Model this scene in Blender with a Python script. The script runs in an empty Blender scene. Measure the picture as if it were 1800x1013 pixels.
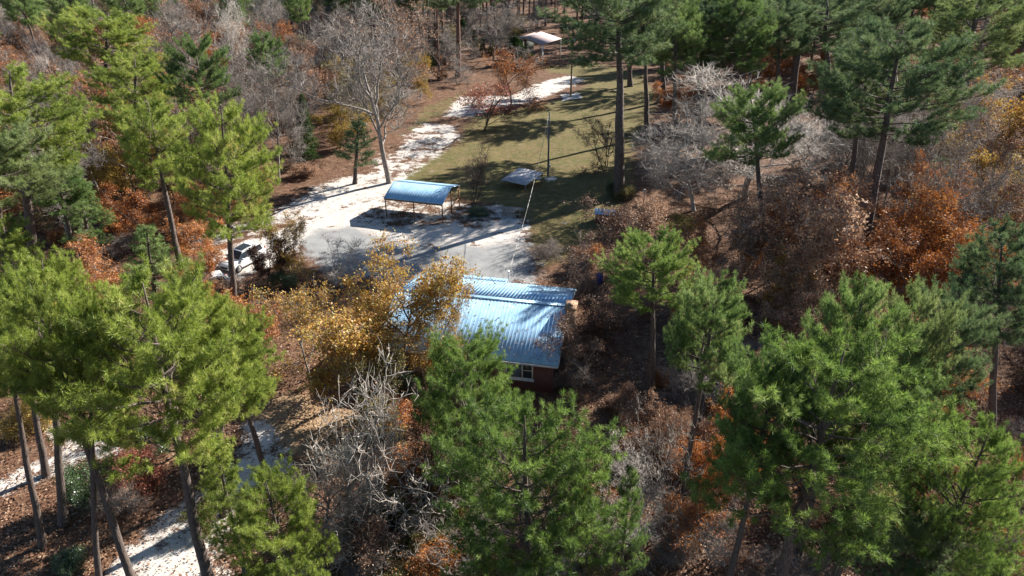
import bpy, math, random
import numpy as np
from mathutils import Vector, Matrix, Euler

# ---------------------------------------------------------------- camera, sky, sun
SC = bpy.context.scene
CAMH = 30.0; PITCH = math.radians(28.3); F = 1239.0
cam = bpy.data.cameras.new('camera'); camo = bpy.data.objects.new('camera', cam)
SC.collection.objects.link(camo)
camo.location = (0, 0, CAMH); camo.rotation_euler = (math.radians(90) - PITCH, 0, 0)
cam.sensor_width = 36; cam.lens = 36 * F / 1800; cam.clip_end = 6000; cam.clip_start = 0.5
SC.camera = camo
SC.render.resolution_x = 1024; SC.render.resolution_y = 576
SUN_AZ = math.atan2(0.79, 0.61); SUN_EL = math.radians(29)
world = bpy.data.worlds.new("World"); SC.world = world; world.use_nodes = True
wn = world.node_tree
sky = wn.nodes.new('ShaderNodeTexSky'); sky.sky_type = 'NISHITA'; sky.sun_disc = False
sky.sun_elevation = SUN_EL; sky.sun_rotation = SUN_AZ; sky.air_density = 1.0; sky.dust_density = 0.6; sky.ozone_density = 1.2
bg = wn.nodes['Background']; bg.inputs['Strength'].default_value = 0.05
hs_ = wn.nodes.new('ShaderNodeHueSaturation'); hs_.inputs['Saturation'].default_value = 1.2
wn.links.new(sky.outputs['Color'], hs_.inputs['Color']); wn.links.new(hs_.outputs['Color'], bg.inputs['Color'])
sl = bpy.data.lights.new('sun', 'SUN'); sl.energy = 5.0; sl.angle = math.radians(0.5); sl.color = (1.0, 0.94, 0.85)
so = bpy.data.objects.new('sun', sl); SC.collection.objects.link(so)
SD = Vector((math.sin(SUN_AZ) * math.cos(SUN_EL), math.cos(SUN_AZ) * math.cos(SUN_EL), math.sin(SUN_EL)))
so.rotation_euler = (-SD).to_track_quat('-Z', 'Y').to_euler(); so.location = (60, 50, 80)
SC.view_settings.view_transform = 'Standard'; SC.view_settings.look = 'None'
SC.view_settings.exposure = 1.5; SC.view_settings.gamma = 1.0
SC.cycles.max_bounces = 5; SC.cycles.diffuse_bounces = 2; SC.cycles.glossy_bounces = 2; SC.cycles.transmission_bounces = 3

COL = SC.collection
def P(px, py, z=0.0):
    """a point of the place, from where it is seen in the photograph and its height"""
    d = Vector((px - 900.0, 0, 0)) + Vector((0, math.cos(PITCH), -math.sin(PITCH))) * F + Vector((0, math.sin(PITCH), math.cos(PITCH))) * (506.5 - py)
    t = (z - CAMH) / d.z
    return Vector((0, 0, CAMH)) + d * t
def depth_of(p): return p.y * math.cos(PITCH) + (CAMH - p.z) * math.sin(PITCH)
def pix(p):
    dz = p.z - CAMH; de = p.y * math.cos(PITCH) - dz * math.sin(PITCH); up = p.y * math.sin(PITCH) + dz * math.cos(PITCH)
    return 900 + F * p.x / de, 506.5 - F * up / de

# ---------------------------------------------------------------- materials
def newmat(name):
    m = bpy.data.materials.new(name); m.use_nodes = True
    nt = m.node_tree; b = nt.nodes.get('Principled BSDF'); return m, nt, b
def ramp(nt, stops, interp='LINEAR'):
    r = nt.nodes.new('ShaderNodeValToRGB'); cr = r.color_ramp; cr.interpolation = interp
    while len(cr.elements) < len(stops): cr.elements.new(0.5)
    for e, (p, c) in zip(cr.elements, stops): e.position = p; e.color = (*c, 1)
    return r
def foliage(name, stops, transl=0.35, gloss=0.06, grough=0.55, objvar=0.25):
    gloss *= .5
    m = bpy.data.materials.new(name); m.use_nodes = True; nt = m.node_tree; nt.nodes.clear()
    out = nt.nodes.new('ShaderNodeOutputMaterial')
    at = nt.nodes.new('ShaderNodeAttribute'); at.attribute_name = 'tint'
    oi = nt.nodes.new('ShaderNodeObjectInfo')
    ma = nt.nodes.new('ShaderNodeMath'); ma.operation = 'MULTIPLY_ADD'; ma.inputs[1].default_value = objvar; ma.inputs[2].default_value = -objvar / 2
    nt.links.new(oi.outputs['Random'], ma.inputs[0])
    ad = nt.nodes.new('ShaderNodeMath'); ad.operation = 'ADD'; ad.use_clamp = True
    nt.links.new(at.outputs['Fac'], ad.inputs[0]); nt.links.new(ma.outputs[0], ad.inputs[1])
    r = ramp(nt, stops); nt.links.new(ad.outputs[0], r.inputs['Fac'])
    d = nt.nodes.new('ShaderNodeBsdfDiffuse'); t = nt.nodes.new('ShaderNodeBsdfTranslucent'); g = nt.nodes.new('ShaderNodeBsdfGlossy')
    g.inputs['Roughness'].default_value = grough; g.inputs['Color'].default_value = (0.9, 0.95, 1, 1)
    nt.links.new(r.outputs[0], d.inputs['Color']); nt.links.new(r.outputs[0], t.inputs['Color'])
    m1 = nt.nodes.new('ShaderNodeMixShader'); m1.inputs[0].default_value = transl
    nt.links.new(d.outputs[0], m1.inputs[1]); nt.links.new(t.outputs[0], m1.inputs[2])
    m2 = nt.nodes.new('ShaderNodeMixShader'); m2.inputs[0].default_value = gloss
    nt.links.new(m1.outputs[0], m2.inputs[1]); nt.links.new(g.outputs[0], m2.inputs[2])
    nt.links.new(m2.outputs[0], out.inputs['Surface'])
    return m
def solid(name, col, rough=0.7, metal=0.0, var=0.15, scale=3.0, bump=0.0, stretch=(1, 1, 1), col2=None):
    m, nt, b = newmat(name)
    tc = nt.nodes.new('ShaderNodeTexCoord'); mp = nt.nodes.new('ShaderNodeMapping'); mp.inputs['Scale'].default_value = stretch
    nz = nt.nodes.new('ShaderNodeTexNoise'); nz.inputs['Scale'].default_value = scale; nz.inputs['Detail'].default_value = 5
    nt.links.new(tc.outputs['Object'], mp.inputs[0]); nt.links.new(mp.outputs[0], nz.inputs['Vector'])
    c2 = col2 or tuple(max(0, c * (1 - var * 2)) for c in col); c1 = col if col2 else tuple(min(1, c * (1 + var)) for c in col)
    r = ramp(nt, [(0.35, c2), (0.65, c1)]); nt.links.new(nz.outputs['Fac'], r.inputs['Fac'])
    nt.links.new(r.outputs[0], b.inputs['Base Color'])
    b.inputs['Roughness'].default_value = rough; b.inputs['Metallic'].default_value = metal
    if bump:
        bp = nt.nodes.new('ShaderNodeBump'); bp.inputs['Strength'].default_value = bump; bp.inputs['Distance'].default_value = 0.05
        nt.links.new(nz.outputs['Fac'], bp.inputs['Height']); nt.links.new(bp.outputs[0], b.inputs['Normal'])
    return m
M = {}
M['needle_yellow'] = foliage('needles_bright_green', [(0, (0.11, 0.16, 0.03)), (0.45, (0.27, 0.34, 0.055)), (0.9, (0.44, 0.48, 0.13)), (1, (0.40, 0.30, 0.09))], 0.42, 0.04)  # yellower, lighter needles: sun on the left-hand crowns put into the colour
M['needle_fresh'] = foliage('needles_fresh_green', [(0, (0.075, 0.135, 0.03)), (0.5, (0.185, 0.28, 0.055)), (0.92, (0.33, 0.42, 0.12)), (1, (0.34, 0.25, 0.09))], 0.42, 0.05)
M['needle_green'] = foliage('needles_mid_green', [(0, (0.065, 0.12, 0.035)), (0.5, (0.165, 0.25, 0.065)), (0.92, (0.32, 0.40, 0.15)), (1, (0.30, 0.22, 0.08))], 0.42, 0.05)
M['needle_blue'] = foliage('needles_deep_green', [(0, (0.05, 0.095, 0.04)), (0.5, (0.13, 0.19, 0.075)), (0.92, (0.25, 0.31, 0.14)), (1, (0.22, 0.18, 0.08))], 0.4, 0.06)  # cooler needles paint in the against-the-light tone, brightened to suggest haze
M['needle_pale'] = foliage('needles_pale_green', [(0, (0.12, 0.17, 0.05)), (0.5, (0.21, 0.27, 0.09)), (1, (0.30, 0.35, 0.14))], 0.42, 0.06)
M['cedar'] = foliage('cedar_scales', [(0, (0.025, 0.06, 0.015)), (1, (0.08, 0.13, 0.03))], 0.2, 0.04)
M['leaf_gold'] = foliage('leaves_gold', [(0, (0.24, 0.09, 0.015)), (0.35, (0.46, 0.23, 0.04)), (0.65, (0.55, 0.37, 0.08)), (0.85, (0.36, 0.33, 0.07)), (1, (0.58, 0.48, 0.3))], 0.3, 0.06)
M['leaf_orange'] = foliage('leaves_orange', [(0, (0.16, 0.04, 0.01)), (0.4, (0.38, 0.12, 0.022)), (0.8, (0.50, 0.22, 0.05)), (1, (0.55, 0.36, 0.18))], 0.3, 0.05)
M['leaf_rust'] = foliage('leaves_rust', [(0, (0.17, 0.07, 0.035)), (0.5, (0.38, 0.20, 0.11)), (0.85, (0.52, 0.34, 0.21)), (1, (0.55, 0.45, 0.35))], 0.25, 0.05)
M['leaf_tan'] = foliage('leaves_pinkish_tan', [(0, (0.24, 0.11, 0.06)), (0.5, (0.50, 0.30, 0.18)), (1, (0.62, 0.46, 0.33))], 0.3, 0.05)
M['leaf_brown'] = foliage('leaves_brown', [(0, (0.07, 0.035, 0.02)), (0.5, (0.17, 0.09, 0.055)), (1, (0.36, 0.22, 0.14))], 0.2, 0.05)
M['leaf_dark'] = foliage('leaves_dark_brown', [(0, (0.03, 0.012, 0.008)), (0.7, (0.075, 0.03, 0.018)), (1, (0.18, 0.10, 0.06))], 0.15, 0.05)
M['leaf_red'] = foliage('leaves_red', [(0, (0.20, 0.05, 0.03)), (0.5, (0.36, 0.10, 0.06)), (1, (0.42, 0.22, 0.12))], 0.3, 0.05)
M['leaf_yellow'] = foliage('leaves_yellow', [(0, (0.26, 0.14, 0.02)), (0.5, (0.46, 0.29, 0.05)), (1, (0.40, 0.36, 0.10))], 0.35, 0.05)
M['leaf_olive'] = foliage('leaves_olive', [(0, (0.06, 0.06, 0.015)), (0.5, (0.15, 0.13, 0.03)), (1, (0.34, 0.26, 0.07))], 0.3, 0.05)
M['leaf_green'] = foliage('leaves_dark_green', [(0, (0.025, 0.06, 0.015)), (0.6, (0.06, 0.12, 0.035)), (1, (0.14, 0.2, 0.08))], 0.2, 0.12, 0.35)
M['litter'] = foliage('leaf_litter', [(0, (0.08, 0.038, 0.024)), (0.4, (0.19, 0.095, 0.055)), (0.8, (0.32, 0.19, 0.115)), (1, (0.50, 0.40, 0.29))], 0.1, 0.04)
M['pine_bark'] = solid('pine_bark', (0.155, 0.118, 0.10), 0.9, 0, 0.2, 5, 0.8, (3, 3, 0.7), (0.055, 0.042, 0.038))
M['pine_bark_red'] = solid('reddish_pine_bark', (0.20, 0.105, 0.075), 0.9, 0, 0.2, 5, 0.8, (3, 3, 0.7), (0.08, 0.045, 0.035))
M['grey_bark'] = solid('grey_bark', (0.30, 0.265, 0.235), 0.85, 0, 0.2, 3, 0.4, (2, 2, 0.8), (0.13, 0.11, 0.10))
M['pale_bark'] = solid('pale_bark', (0.62, 0.56, 0.50), 0.85, 0, 0.2, 3, 0.4, (2, 2, 0.8), (0.26, 0.23, 0.20))
M['dark_bark'] = solid('dark_bark', (0.10, 0.08, 0.07), 0.9, 0, 0.2, 3, 0.4, (2, 2, 0.8), (0.04, 0.03, 0.03))
M['bare_bark'] = solid('dead_wood', (0.60, 0.52, 0.46), 0.85, 0, 0.2, 3, 0.4, (2, 2, 0.8), (0.3, 0.25, 0.22))
M['metal_blue'] = solid('galvalume_roof', (0.37, 0.57, 0.74), 0.40, 0.3, 0.08, 2.2, 0, (1, .35, 1), (0.27, 0.45, 0.62))
M['metal_pale'] = solid('weathered_metal_roof', (0.52, 0.50, 0.50), 0.5, 0.3, 0.1, 2, 0, (1, 1, 1), (0.30, 0.30, 0.33))
M['metal_brown'] = solid('brown_metal_roof', (0.42, 0.33, 0.32), 0.6, 0.1, 0.08, 1.5)
M['trim'] = solid('white_trim', (0.72, 0.70, 0.66), 0.6, 0, 0.06, 4)
M['wood'] = solid('weathered_wood', (0.30, 0.26, 0.22), 0.8, 0, 0.2, 8, 0.2, (1, 6, 1))
M['wood_brown'] = solid('brown_wood', (0.22, 0.12, 0.06), 0.8, 0, 0.2, 8)
M['pole_wood'] = solid('utility_pole_wood', (0.28, 0.185, 0.10), 0.85, 0, 0.15, 6, 0.2, (3, 3, .4))
M['pole_dark'] = solid('dark_pole_wood', (0.13, 0.12, 0.10), 0.85, 0, 0.15, 6, 0.2, (3, 3, .4))
M['dark'] = solid('black_rubber', (0.02, 0.02, 0.022), 0.7)
M['car_white'] = solid('white_car_paint', (0.80, 0.80, 0.79), 0.28, 0, 0.02, 2)
M['car_grey'] = solid('pale_grey_car_paint', (0.55, 0.54, 0.52), 0.3, 0, 0.04, 2)
M['chrome'] = solid('alloy', (0.6, 0.6, 0.62), 0.3, 0.9, 0.05, 3)
M['lamp_glass'] = solid('lamp_glass', (0.7, 0.7, 0.72), 0.1, 0.2, 0.05, 5)
M['lamp_red'] = solid('red_lamp_glass', (0.35, 0.02, 0.02), 0.15, 0, 0.05, 5)
M['blue_plastic'] = solid('blue_plastic', (0.03, 0.06, 0.30), 0.45, 0, 0.08, 5)
M['wall_dark'] = solid('dark_green_boards', (0.035, 0.05, 0.035), 0.8, 0, 0.2, 3)
M['stone'] = solid('tan_brick', (0.42, 0.27, 0.17), 0.9, 0, 0.3, 7, 0.4, (1, 1, 2.5), (0.22, 0.12, 0.08))
m, nt, b = newmat('window_glass'); b.inputs['Base Color'].default_value = (0.03, 0.04, 0.05, 1); b.inputs['Roughness'].default_value = 0.08; M['glass'] = m
m, nt, b = newmat('curtain_behind_glass'); b.inputs['Base Color'].default_value = (0.16, 0.20, 0.24, 1); b.inputs['Roughness'].default_value = 0.15; M['glass_pale'] = m
# red brick
m, nt, b = newmat('red_brick')
tc = nt.nodes.new('ShaderNodeTexCoord'); mp = nt.nodes.new('ShaderNodeMapping'); mp.inputs['Rotation'].default_value = (math.pi / 2, 0, 0)
br = nt.nodes.new('ShaderNodeTexBrick'); br.inputs['Scale'].default_value = 1; br.inputs['Brick Width'].default_value = .22; br.inputs['Row Height'].default_value = .075; br.inputs['Mortar Size'].default_value = .008
br.inputs['Color1'].default_value = (0.20, 0.05, 0.035, 1); br.inputs['Color2'].default_value = (0.13, 0.035, 0.03, 1); br.inputs['Mortar'].default_value = (0.25, 0.19, 0.16, 1)
nt.links.new(tc.outputs['Object'], mp.inputs[0]); nt.links.new(mp.outputs[0], br.inputs['Vector']); nt.links.new(br.outputs['Color'], b.inputs['Base Color']); b.inputs['Roughness'].default_value = .9
M['brick'] = m
# striped service cable
m, nt, b = newmat('twisted_cable')
at = nt.nodes.new('ShaderNodeAttribute'); at.attribute_name = 'tint'
r = ramp(nt, [(0, (0.06, 0.06, 0.06)), (0.5, (0.36, 0.35, 0.33))], 'CONSTANT'); nt.links.new(at.outputs['Fac'], r.inputs['Fac']); nt.links.new(r.outputs[0], b.inputs['Base Color'])
M['cable'] = m
M['wire'] = solid('aluminium_wire', (0.45, 0.45, 0.45), 0.4, 0.5, 0.05, 3)

# ---------------------------------------------------------------- geometry helpers
class Geo:
    def __init__(s): s.V = []; s.F = []; s.T = []; s.n = 0
    def add(s, v, f, t=None):
        v = np.asarray(v, np.float32).reshape(-1, 3); f = np.asarray(f, np.int64)
        s.V.append(v); s.F.append(f + s.n); s.n += len(v)
        s.T.append(np.full(len(f), 0.5, np.float32) if t is None else np.asarray(t, np.float32) * np.ones(len(f), np.float32))
    def bounds(s):
        V = np.concatenate(s.V); return V.min(0), V.max(0)
    def box(s, c, d, rz=0, rx=0, ry=0):
        x, y, z = [k / 2 for k in d]
        v = np.array([[i, j, k] for k in (-z, z) for j in (-y, y) for i in (-x, x)], float)
        R = np.array(Euler((rx, ry, rz)).to_matrix()); v = v @ R.T + np.array(c)
        s.add(v, [[0, 2, 3, 1], [4, 5, 7, 6], [0, 1, 5, 4], [2, 6, 7, 3], [0, 4, 6, 2], [1, 3, 7, 5]]); return s
    def bar(s, a, b, w, h=None):
        a = np.array(a, float); b = np.array(b, float); h = h or w; d = b - a; L = np.linalg.norm(d); d /= L
        u = np.cross(d, [0, 0, 1.0]);
        if np.linalg.norm(u) < 1e-3: u = np.array([1.0, 0, 0])
        u /= np.linalg.norm(u); k = np.cross(u, d)
        v = [p + u * i * w / 2 + k * j * h / 2 for p in (a, b) for i, j in ((-1, -1), (1, -1), (1, 1), (-1, 1))]
        s.add(v, [[0, 3, 2, 1], [4, 5, 6, 7], [0, 1, 5, 4], [1, 2, 6, 5], [2, 3, 7, 6], [3, 0, 4, 7]]); return s
    def tube(s, pts, rad, sides=6, t=None, cap=True):
        p = np.asarray(pts, float); n = len(p); r = np.asarray(rad, float) * np.ones(n)
        d = np.gradient(p, axis=0); d /= np.linalg.norm(d, axis=1)[:, None] + 1e-9
        ref = np.array([0.0, 0, 1.0]) if abs(d[0, 2]) < 0.9 else np.array([1.0, 0, 0])
        u = np.cross(d, ref); u /= np.linalg.norm(u, axis=1)[:, None] + 1e-9; w = np.cross(d, u)
        a = np.arange(sides) * 2 * math.pi / sides
        v = p[:, None, :] + (u[:, None, :] * np.cos(a)[None, :, None] + w[:, None, :] * np.sin(a)[None, :, None]) * r[:, None, None]
        i = np.arange(n - 1)[:, None] * sides; j = np.arange(sides)[None, :]; j2 = (j + 1) % sides
        f = np.stack([i + j, i + j2, i + sides + j2, i + sides + j], -1).reshape(-1, 4)
        s.add(v.reshape(-1, 3), f, t)
        if cap and sides > 3:
            s.n -= 0
            base = s.n - n * sides
            s.F.append(np.array([[base + (n - 1) * sides + k for k in (0, 1, 2, 3)]]) if sides == 4 else np.array([[base + (n - 1) * sides, base + (n - 1) * sides + k, base + (n - 1) * sides + k + 1] for k in range(1, sides - 1)]))
            s.T.append(np.full(len(s.F[-1]), 0.5, np.float32))
        return s
    def prism(s, poly, y0, y1):
        """polygon in xz extruded along y"""
        n = len(poly); v = [(x, y0, z) for x, z in poly] + [(x, y1, z) for x, z in poly]
        s.add(v, [[i, (i + 1) % n, n + (i + 1) % n, n + i] for i in range(n)])
        b = s.n - 2 * n
        s.F.append(np.array([[b, b + i + 1, b + i] for i in range(1, n - 1)])); s.T.append(np.full(n - 2, .5, np.float32))
        s.F.append(np.array([[b + n, b + n + i, b + n + i + 1] for i in range(1, n - 1)])); s.T.append(np.full(n - 2, .5, np.float32)); return s
    def mesh(s, name, mat, smooth=False, tint=False):
        V = np.concatenate(s.V); me = bpy.data.meshes.new(name)
        tot = np.concatenate([np.full(len(f), f.shape[1], np.int32) for f in s.F]); idx = np.concatenate([f.reshape(-1) for f in s.F]).astype(np.int32)
        st = np.concatenate([[0], np.cumsum(tot)[:-1]]).astype(np.int32)
        me.vertices.add(len(V)); me.vertices.foreach_set('co', V.reshape(-1).astype(np.float32))
        me.loops.add(len(idx)); me.loops.foreach_set('vertex_index', idx)
        me.polygons.add(len(tot)); me.polygons.foreach_set('loop_start', st); me.polygons.foreach_set('loop_total', tot)
        if tint:
            a = me.attributes.new('tint', 'FLOAT', 'FACE'); a.data.foreach_set('value', np.concatenate(s.T).astype(np.float32))
        me.update(calc_edges=True)
        if smooth: me.polygons.foreach_set('use_smooth', np.ones(len(tot), bool))
        me.materials.append(mat); return me
def obj(name, me, parent=None, loc=(0, 0, 0), rot=(0, 0, 0), scl=(1, 1, 1)):
    o = bpy.data.objects.new(name, me); COL.objects.link(o); o.location = loc; o.rotation_euler = rot; o.scale = scl
    if parent: o.parent = parent
    return o
def part(name, geo, mat, parent, smooth=False, tint=False, label=None):
    o = obj(name, geo.mesh(name, mat, smooth, tint), parent)
    if label: o['label'] = label
    return o
def thing(name, label, cat, loc=(0, 0, 0), rz=0.0, group=None):
    o = bpy.data.objects.new(name, None); COL.objects.link(o); o.location = loc; o.rotation_euler = (0, 0, rz); o.empty_display_size = .3
    o['label'] = label; o['category'] = cat
    if group: o['group'] = group
    return o

# ---------------------------------------------------------------- ground
def poly_world(pts): return np.array([[P(x, y).x, P(x, y).y] for x, y in pts])
def sdist(X, Y, poly):
    """signed distance (m) to a polygon, positive inside"""
    d = np.full(X.shape, 1e9); ins = np.zeros(X.shape, bool); n = len(poly)
    for i in range(n):
        a = poly[i]; b = poly[(i + 1) % n]; e = b - a; L = (e ** 2).sum() + 1e-9
        t = np.clip(((X - a[0]) * e[0] + (Y - a[1]) * e[1]) / L, 0, 1)
        d = np.minimum(d, np.hypot(X - a[0] - t * e[0], Y - a[1] - t * e[1]))
        c = ((a[1] > Y) != (b[1] > Y)) & (X < (b[0] - a[0]) * (Y - a[1]) / (b[1] - a[1] + 1e-12) + a[0]); ins ^= c
    return np.where(ins, d, -d)
def soft(X, Y, pts, w=1.0): return np.clip(0.5 + sdist(X, Y, poly_world(pts)) / (2 * w), 0, 1)
SAND = [([(780, 205), (810, 170), (900, 168), (950, 145), (1000, 133), (1030, 140), (985, 160), (940, 178), (870, 190), (830, 205)], 1.3, .9),
        ([(700, 250), (745, 215), (800, 222), (815, 240), (760, 280), (715, 315), (700, 340), (620, 370), (520, 400), (395, 425), (340, 430), (360, 395), (440, 385), (510, 360), (560, 325), (640, 305)], 1.6, 0.85),
        ([(500, 400), (600, 360), (680, 345), (800, 350), (890, 365), (925, 390), (930, 440), (860, 450), (760, 440), (640, 420), (540, 430), (470, 470), (350, 520), (320, 500), (390, 440)], 1.3, 0.97),
        ([(500, 780), (470, 740), (430, 745), (425, 800), (350, 860), (250, 930), (190, 1013), (150, 1090), (420, 1090), (390, 960), (440, 870), (510, 830)], 1.0, 0.9),
        ([(60, 735), (110, 730), (130, 770), (230, 765), (290, 745), (300, 765), (230, 800), (110, 830), (20, 870), (-60, 880), (0, 835), (90, 800)], 0.8, 0.62),
        ([(970, 975), (1040, 940), (1080, 990), (1050, 1060), (960, 1060)], 0.9, 0.85),
        ([(1285, 770), (1330, 770), (1340, 850), (1300, 860)], 0.8, 0.7),
        ([(985, 166), (1020, 163), (1024, 172), (990, 178)], 0.5, 1.0), ([(955, 311), (975, 309), (980, 318), (960, 321)], 0.4, .75)]
GRAVEL = [([(520, 432), (560, 402), (620, 398), (700, 425), (780, 428), (900, 432), (945, 445), (945, 495), (880, 500), (760, 505), (640, 492), (560, 470)], 1.6, 1.0)]
GRASS = [([(640, 330), (720, 300), (800, 250), (830, 205), (900, 192), (985, 175), (1030, 150), (1000, 130), (960, 128), (950, 118), (1040, 108), (1130, 130), (1160, 170), (1120, 260), (1110, 330), (1060, 420), (1000, 460), (950, 470), (925, 440), (925, 390), (880, 365), (790, 345), (700, 322)], 1.6, .86),
         ([(780, 205), (700, 245), (740, 190), (800, 165), (830, 160)], 1.2, .6)]
LAWN = [([(440, 700), (540, 690), (640, 720), (640, 800), (560, 815), (490, 790), (440, 740)], 1.2, 1.0)]
def axis(lo, hi, step, far):
    a = np.arange(lo, hi + step / 2, step); g = []; d = step
    x = hi
    while x < far: d *= 1.5; x += d; g.append(x)
    h = []; d = step; x = lo
    while x > -far: d *= 1.5; x -= d; h.append(x)
    return np.array(h[::-1] + list(a) + g)
gx = axis(-75, 75, 0.5, 3000); gy = axis(10, 175, 0.5, 3000)
X, Y = np.meshgrid(gx, gy)
def acc(lst):
    r = np.zeros(X.shape)
    for pts, w, k in lst: r = np.maximum(r, soft(X, Y, pts, w) * k)
    return r
a_sand, a_grav, a_grass, a_lawn = acc(SAND), acc(GRAVEL), acc(GRASS), acc(LAWN)
DEBRIS = [([(630, 372), (690, 350), (800, 345), (880, 372), (890, 392), (840, 402), (760, 396), (690, 400), (640, 392)], 1.0, .5), ([(700, 250), (760, 225), (790, 240), (740, 290), (690, 320), (640, 340), (640, 320)], 1.0, .3), ([(390, 395), (520, 372), (560, 385), (500, 400), (420, 415)], .8, .35)]
a_sand = np.clip(a_sand - acc(DEBRIS), 0, 1)
Z = 0.05 * np.sin(X * .21 + 1) * np.cos(Y * .17) + 0.03 * np.sin(X * 0.9) * np.sin(Y * .8)
g = Geo(); nx, ny = len(gx), len(gy)
i = np.arange(ny - 1)[:, None] * nx; j = np.arange(nx - 1)[None, :]
g.add(np.stack([X, Y, Z], -1), np.stack([i + j, i + j + 1, i + nx + j + 1, i + nx + j], -1).reshape(-1, 4))
m, nt, b = newmat('forest_floor'); M['ground'] = m
me = g.mesh('ground', m, True)
for nm, ar in (('sand', a_sand), ('gravel', a_grav), ('grass', a_grass), ('lawn', a_lawn)):
    at = me.attributes.new(nm, 'FLOAT', 'POINT'); at.data.foreach_set('value', ar.reshape(-1).astype(np.float32))
ground = obj('ground', me); ground['kind'] = 'structure'
N = nt.nodes; Lk = nt.links
tc = N.new('ShaderNodeTexCoord')
def noise(scale, detail=6, rough=.6):
    n = N.new('ShaderNodeTexNoise'); n.inputs['Scale'].default_value = scale; n.inputs['Detail'].default_value = detail; n.inputs['Roughness'].default_value = rough
    Lk.new(tc.outputs['Object'], n.inputs['Vector']); return n.outputs['Fac']
def math_(op, a, b_=None, c=None, clamp=False):
    n = N.new('ShaderNodeMath'); n.operation = op; n.use_clamp = clamp
    for k, v in enumerate((a, b_, c)):
        if v is None: continue
        if isinstance(v, (int, float)): n.inputs[k].default_value = v
        else: Lk.new(v, n.inputs[k])
    return n.outputs[0]
def att(nm):
    n = N.new('ShaderNodeAttribute'); n.attribute_name = nm; return n.outputs['Fac']
def mixc(f, a, b_):
    n = N.new('ShaderNodeMix'); n.data_type = 'RGBA'
    Lk.new(f, n.inputs[0])
    for k, v in ((6, a), (7, b_)):
        if isinstance(v, tuple): n.inputs[k].default_value = (*v, 1)
        else: Lk.new(v, n.inputs[k])
    return n.outputs[2]
def rampf(f, stops):
    r = ramp(nt, stops); Lk.new(f, r.inputs['Fac']); return r.outputs[0]
nbig, nmid, nfine, nlow = noise(.22, 4), noise(1.1, 7, .65), noise(9, 4, .75), noise(.45, 5, .6)
edge = math_('ADD', math_('ADD', math_('MULTIPLY', math_('SUBTRACT', nmid, .5), 2.0), math_('MULTIPLY', math_('SUBTRACT', nlow, .5), 2.0)), math_('MULTIPLY', math_('SUBTRACT', nfine, .5), 1.3))
def mask(nm, sharp=5.0, amt=.55, th=.52, k0=1.0):
    am = math_('MULTIPLY', edge, amt) if k0 == 1 else math_('MULTIPLY', math_('MULTIPLY', edge, amt), math_('MULTIPLY_ADD', att(nm), 1 - k0, k0))
    v = math_('ADD', att(nm), am); return math_('MULTIPLY', math_('SUBTRACT', v, th - .5 / sharp), sharp, clamp=True)
litter = mixc(math_('MULTIPLY', math_('SUBTRACT', nfine, .38), 4, clamp=True), rampf(nbig, [(.35, (.065, .035, .022)), (.65, (.11, .055, .034))]), rampf(nmid, [(.36, (.095, .055, .036)), (.5, (.175, .098, .06)), (.64, (.28, .185, .125))]))
grass = mixc(math_('MULTIPLY', math_('SUBTRACT', nfine, .4), 4, clamp=True), rampf(nbig, [(.3, (.06, .06, .02)), (.7, (.15, .10, .05))]), rampf(nmid, [(.36, (.09, .10, .03)), (.5, (.165, .155, .055)), (.64, (.25, .175, .10))]))
lawn = mixc(math_('MULTIPLY', math_('SUBTRACT', nfine, .4), 4, clamp=True), (.22, .14, .08), (.42, .30, .18))
sand = mixc(math_('MULTIPLY', math_('SUBTRACT', nfine, .40), 5, clamp=True), rampf(nmid, [(.33, (.27, .21, .17)), (.45, (.40, .35, .31)), (.62, (.54, .50, .46))]), (.60, .57, .53))
grav = mixc(math_('MULTIPLY', math_('SUBTRACT', nfine, .4), 4, clamp=True), rampf(nlow, [(.35, (.16, .165, .17)), (.6, (.27, .27, .26))]), rampf(nmid, [(.35, (.23, .235, .245)), (.65, (.36, .36, .355))]))
c = mixc(mask('grass', 2.5, .6), litter, grass); c = mixc(mask('lawn', 3, .4), c, lawn); c = mixc(mask('sand', 4, 1.2, .52, .3), c, sand); c = mixc(mask('gravel', 2.5, .75), c, grav)
Lk.new(c, b.inputs['Base Color']); b.inputs['Roughness'].default_value = .95; b.inputs['Specular IOR Level'].default_value = .15
bp = N.new('ShaderNodeBump'); bp.inputs['Strength'].default_value = .5; bp.inputs['Distance'].default_value = .06
Lk.new(nfine, bp.inputs['Height']); Lk.new(bp.outputs[0], b.inputs['Normal'])

def inside(px_poly, x, y): return sdist(np.array([x]), np.array([y]), poly_world(px_poly))[0]
# open ground kept clear of scattered wood
CLEAR = [(330, 520), (330, 400), (500, 350), (560, 290), (640, 240), (700, 200), (770, 165), (800, 138), (870, 100), (985, 80), (1040, 95), (1130, 110), (1170, 150), (1190, 210), (1180, 330), (1100, 420), (1050, 480), (1060, 620), (1060, 720), (980, 760), (640, 820), (560, 1100), (100, 1100), (-80, 1100), (-80, 820), (150, 740), (420, 690), (480, 560)]
CW = poly_world(CLEAR)

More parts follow.
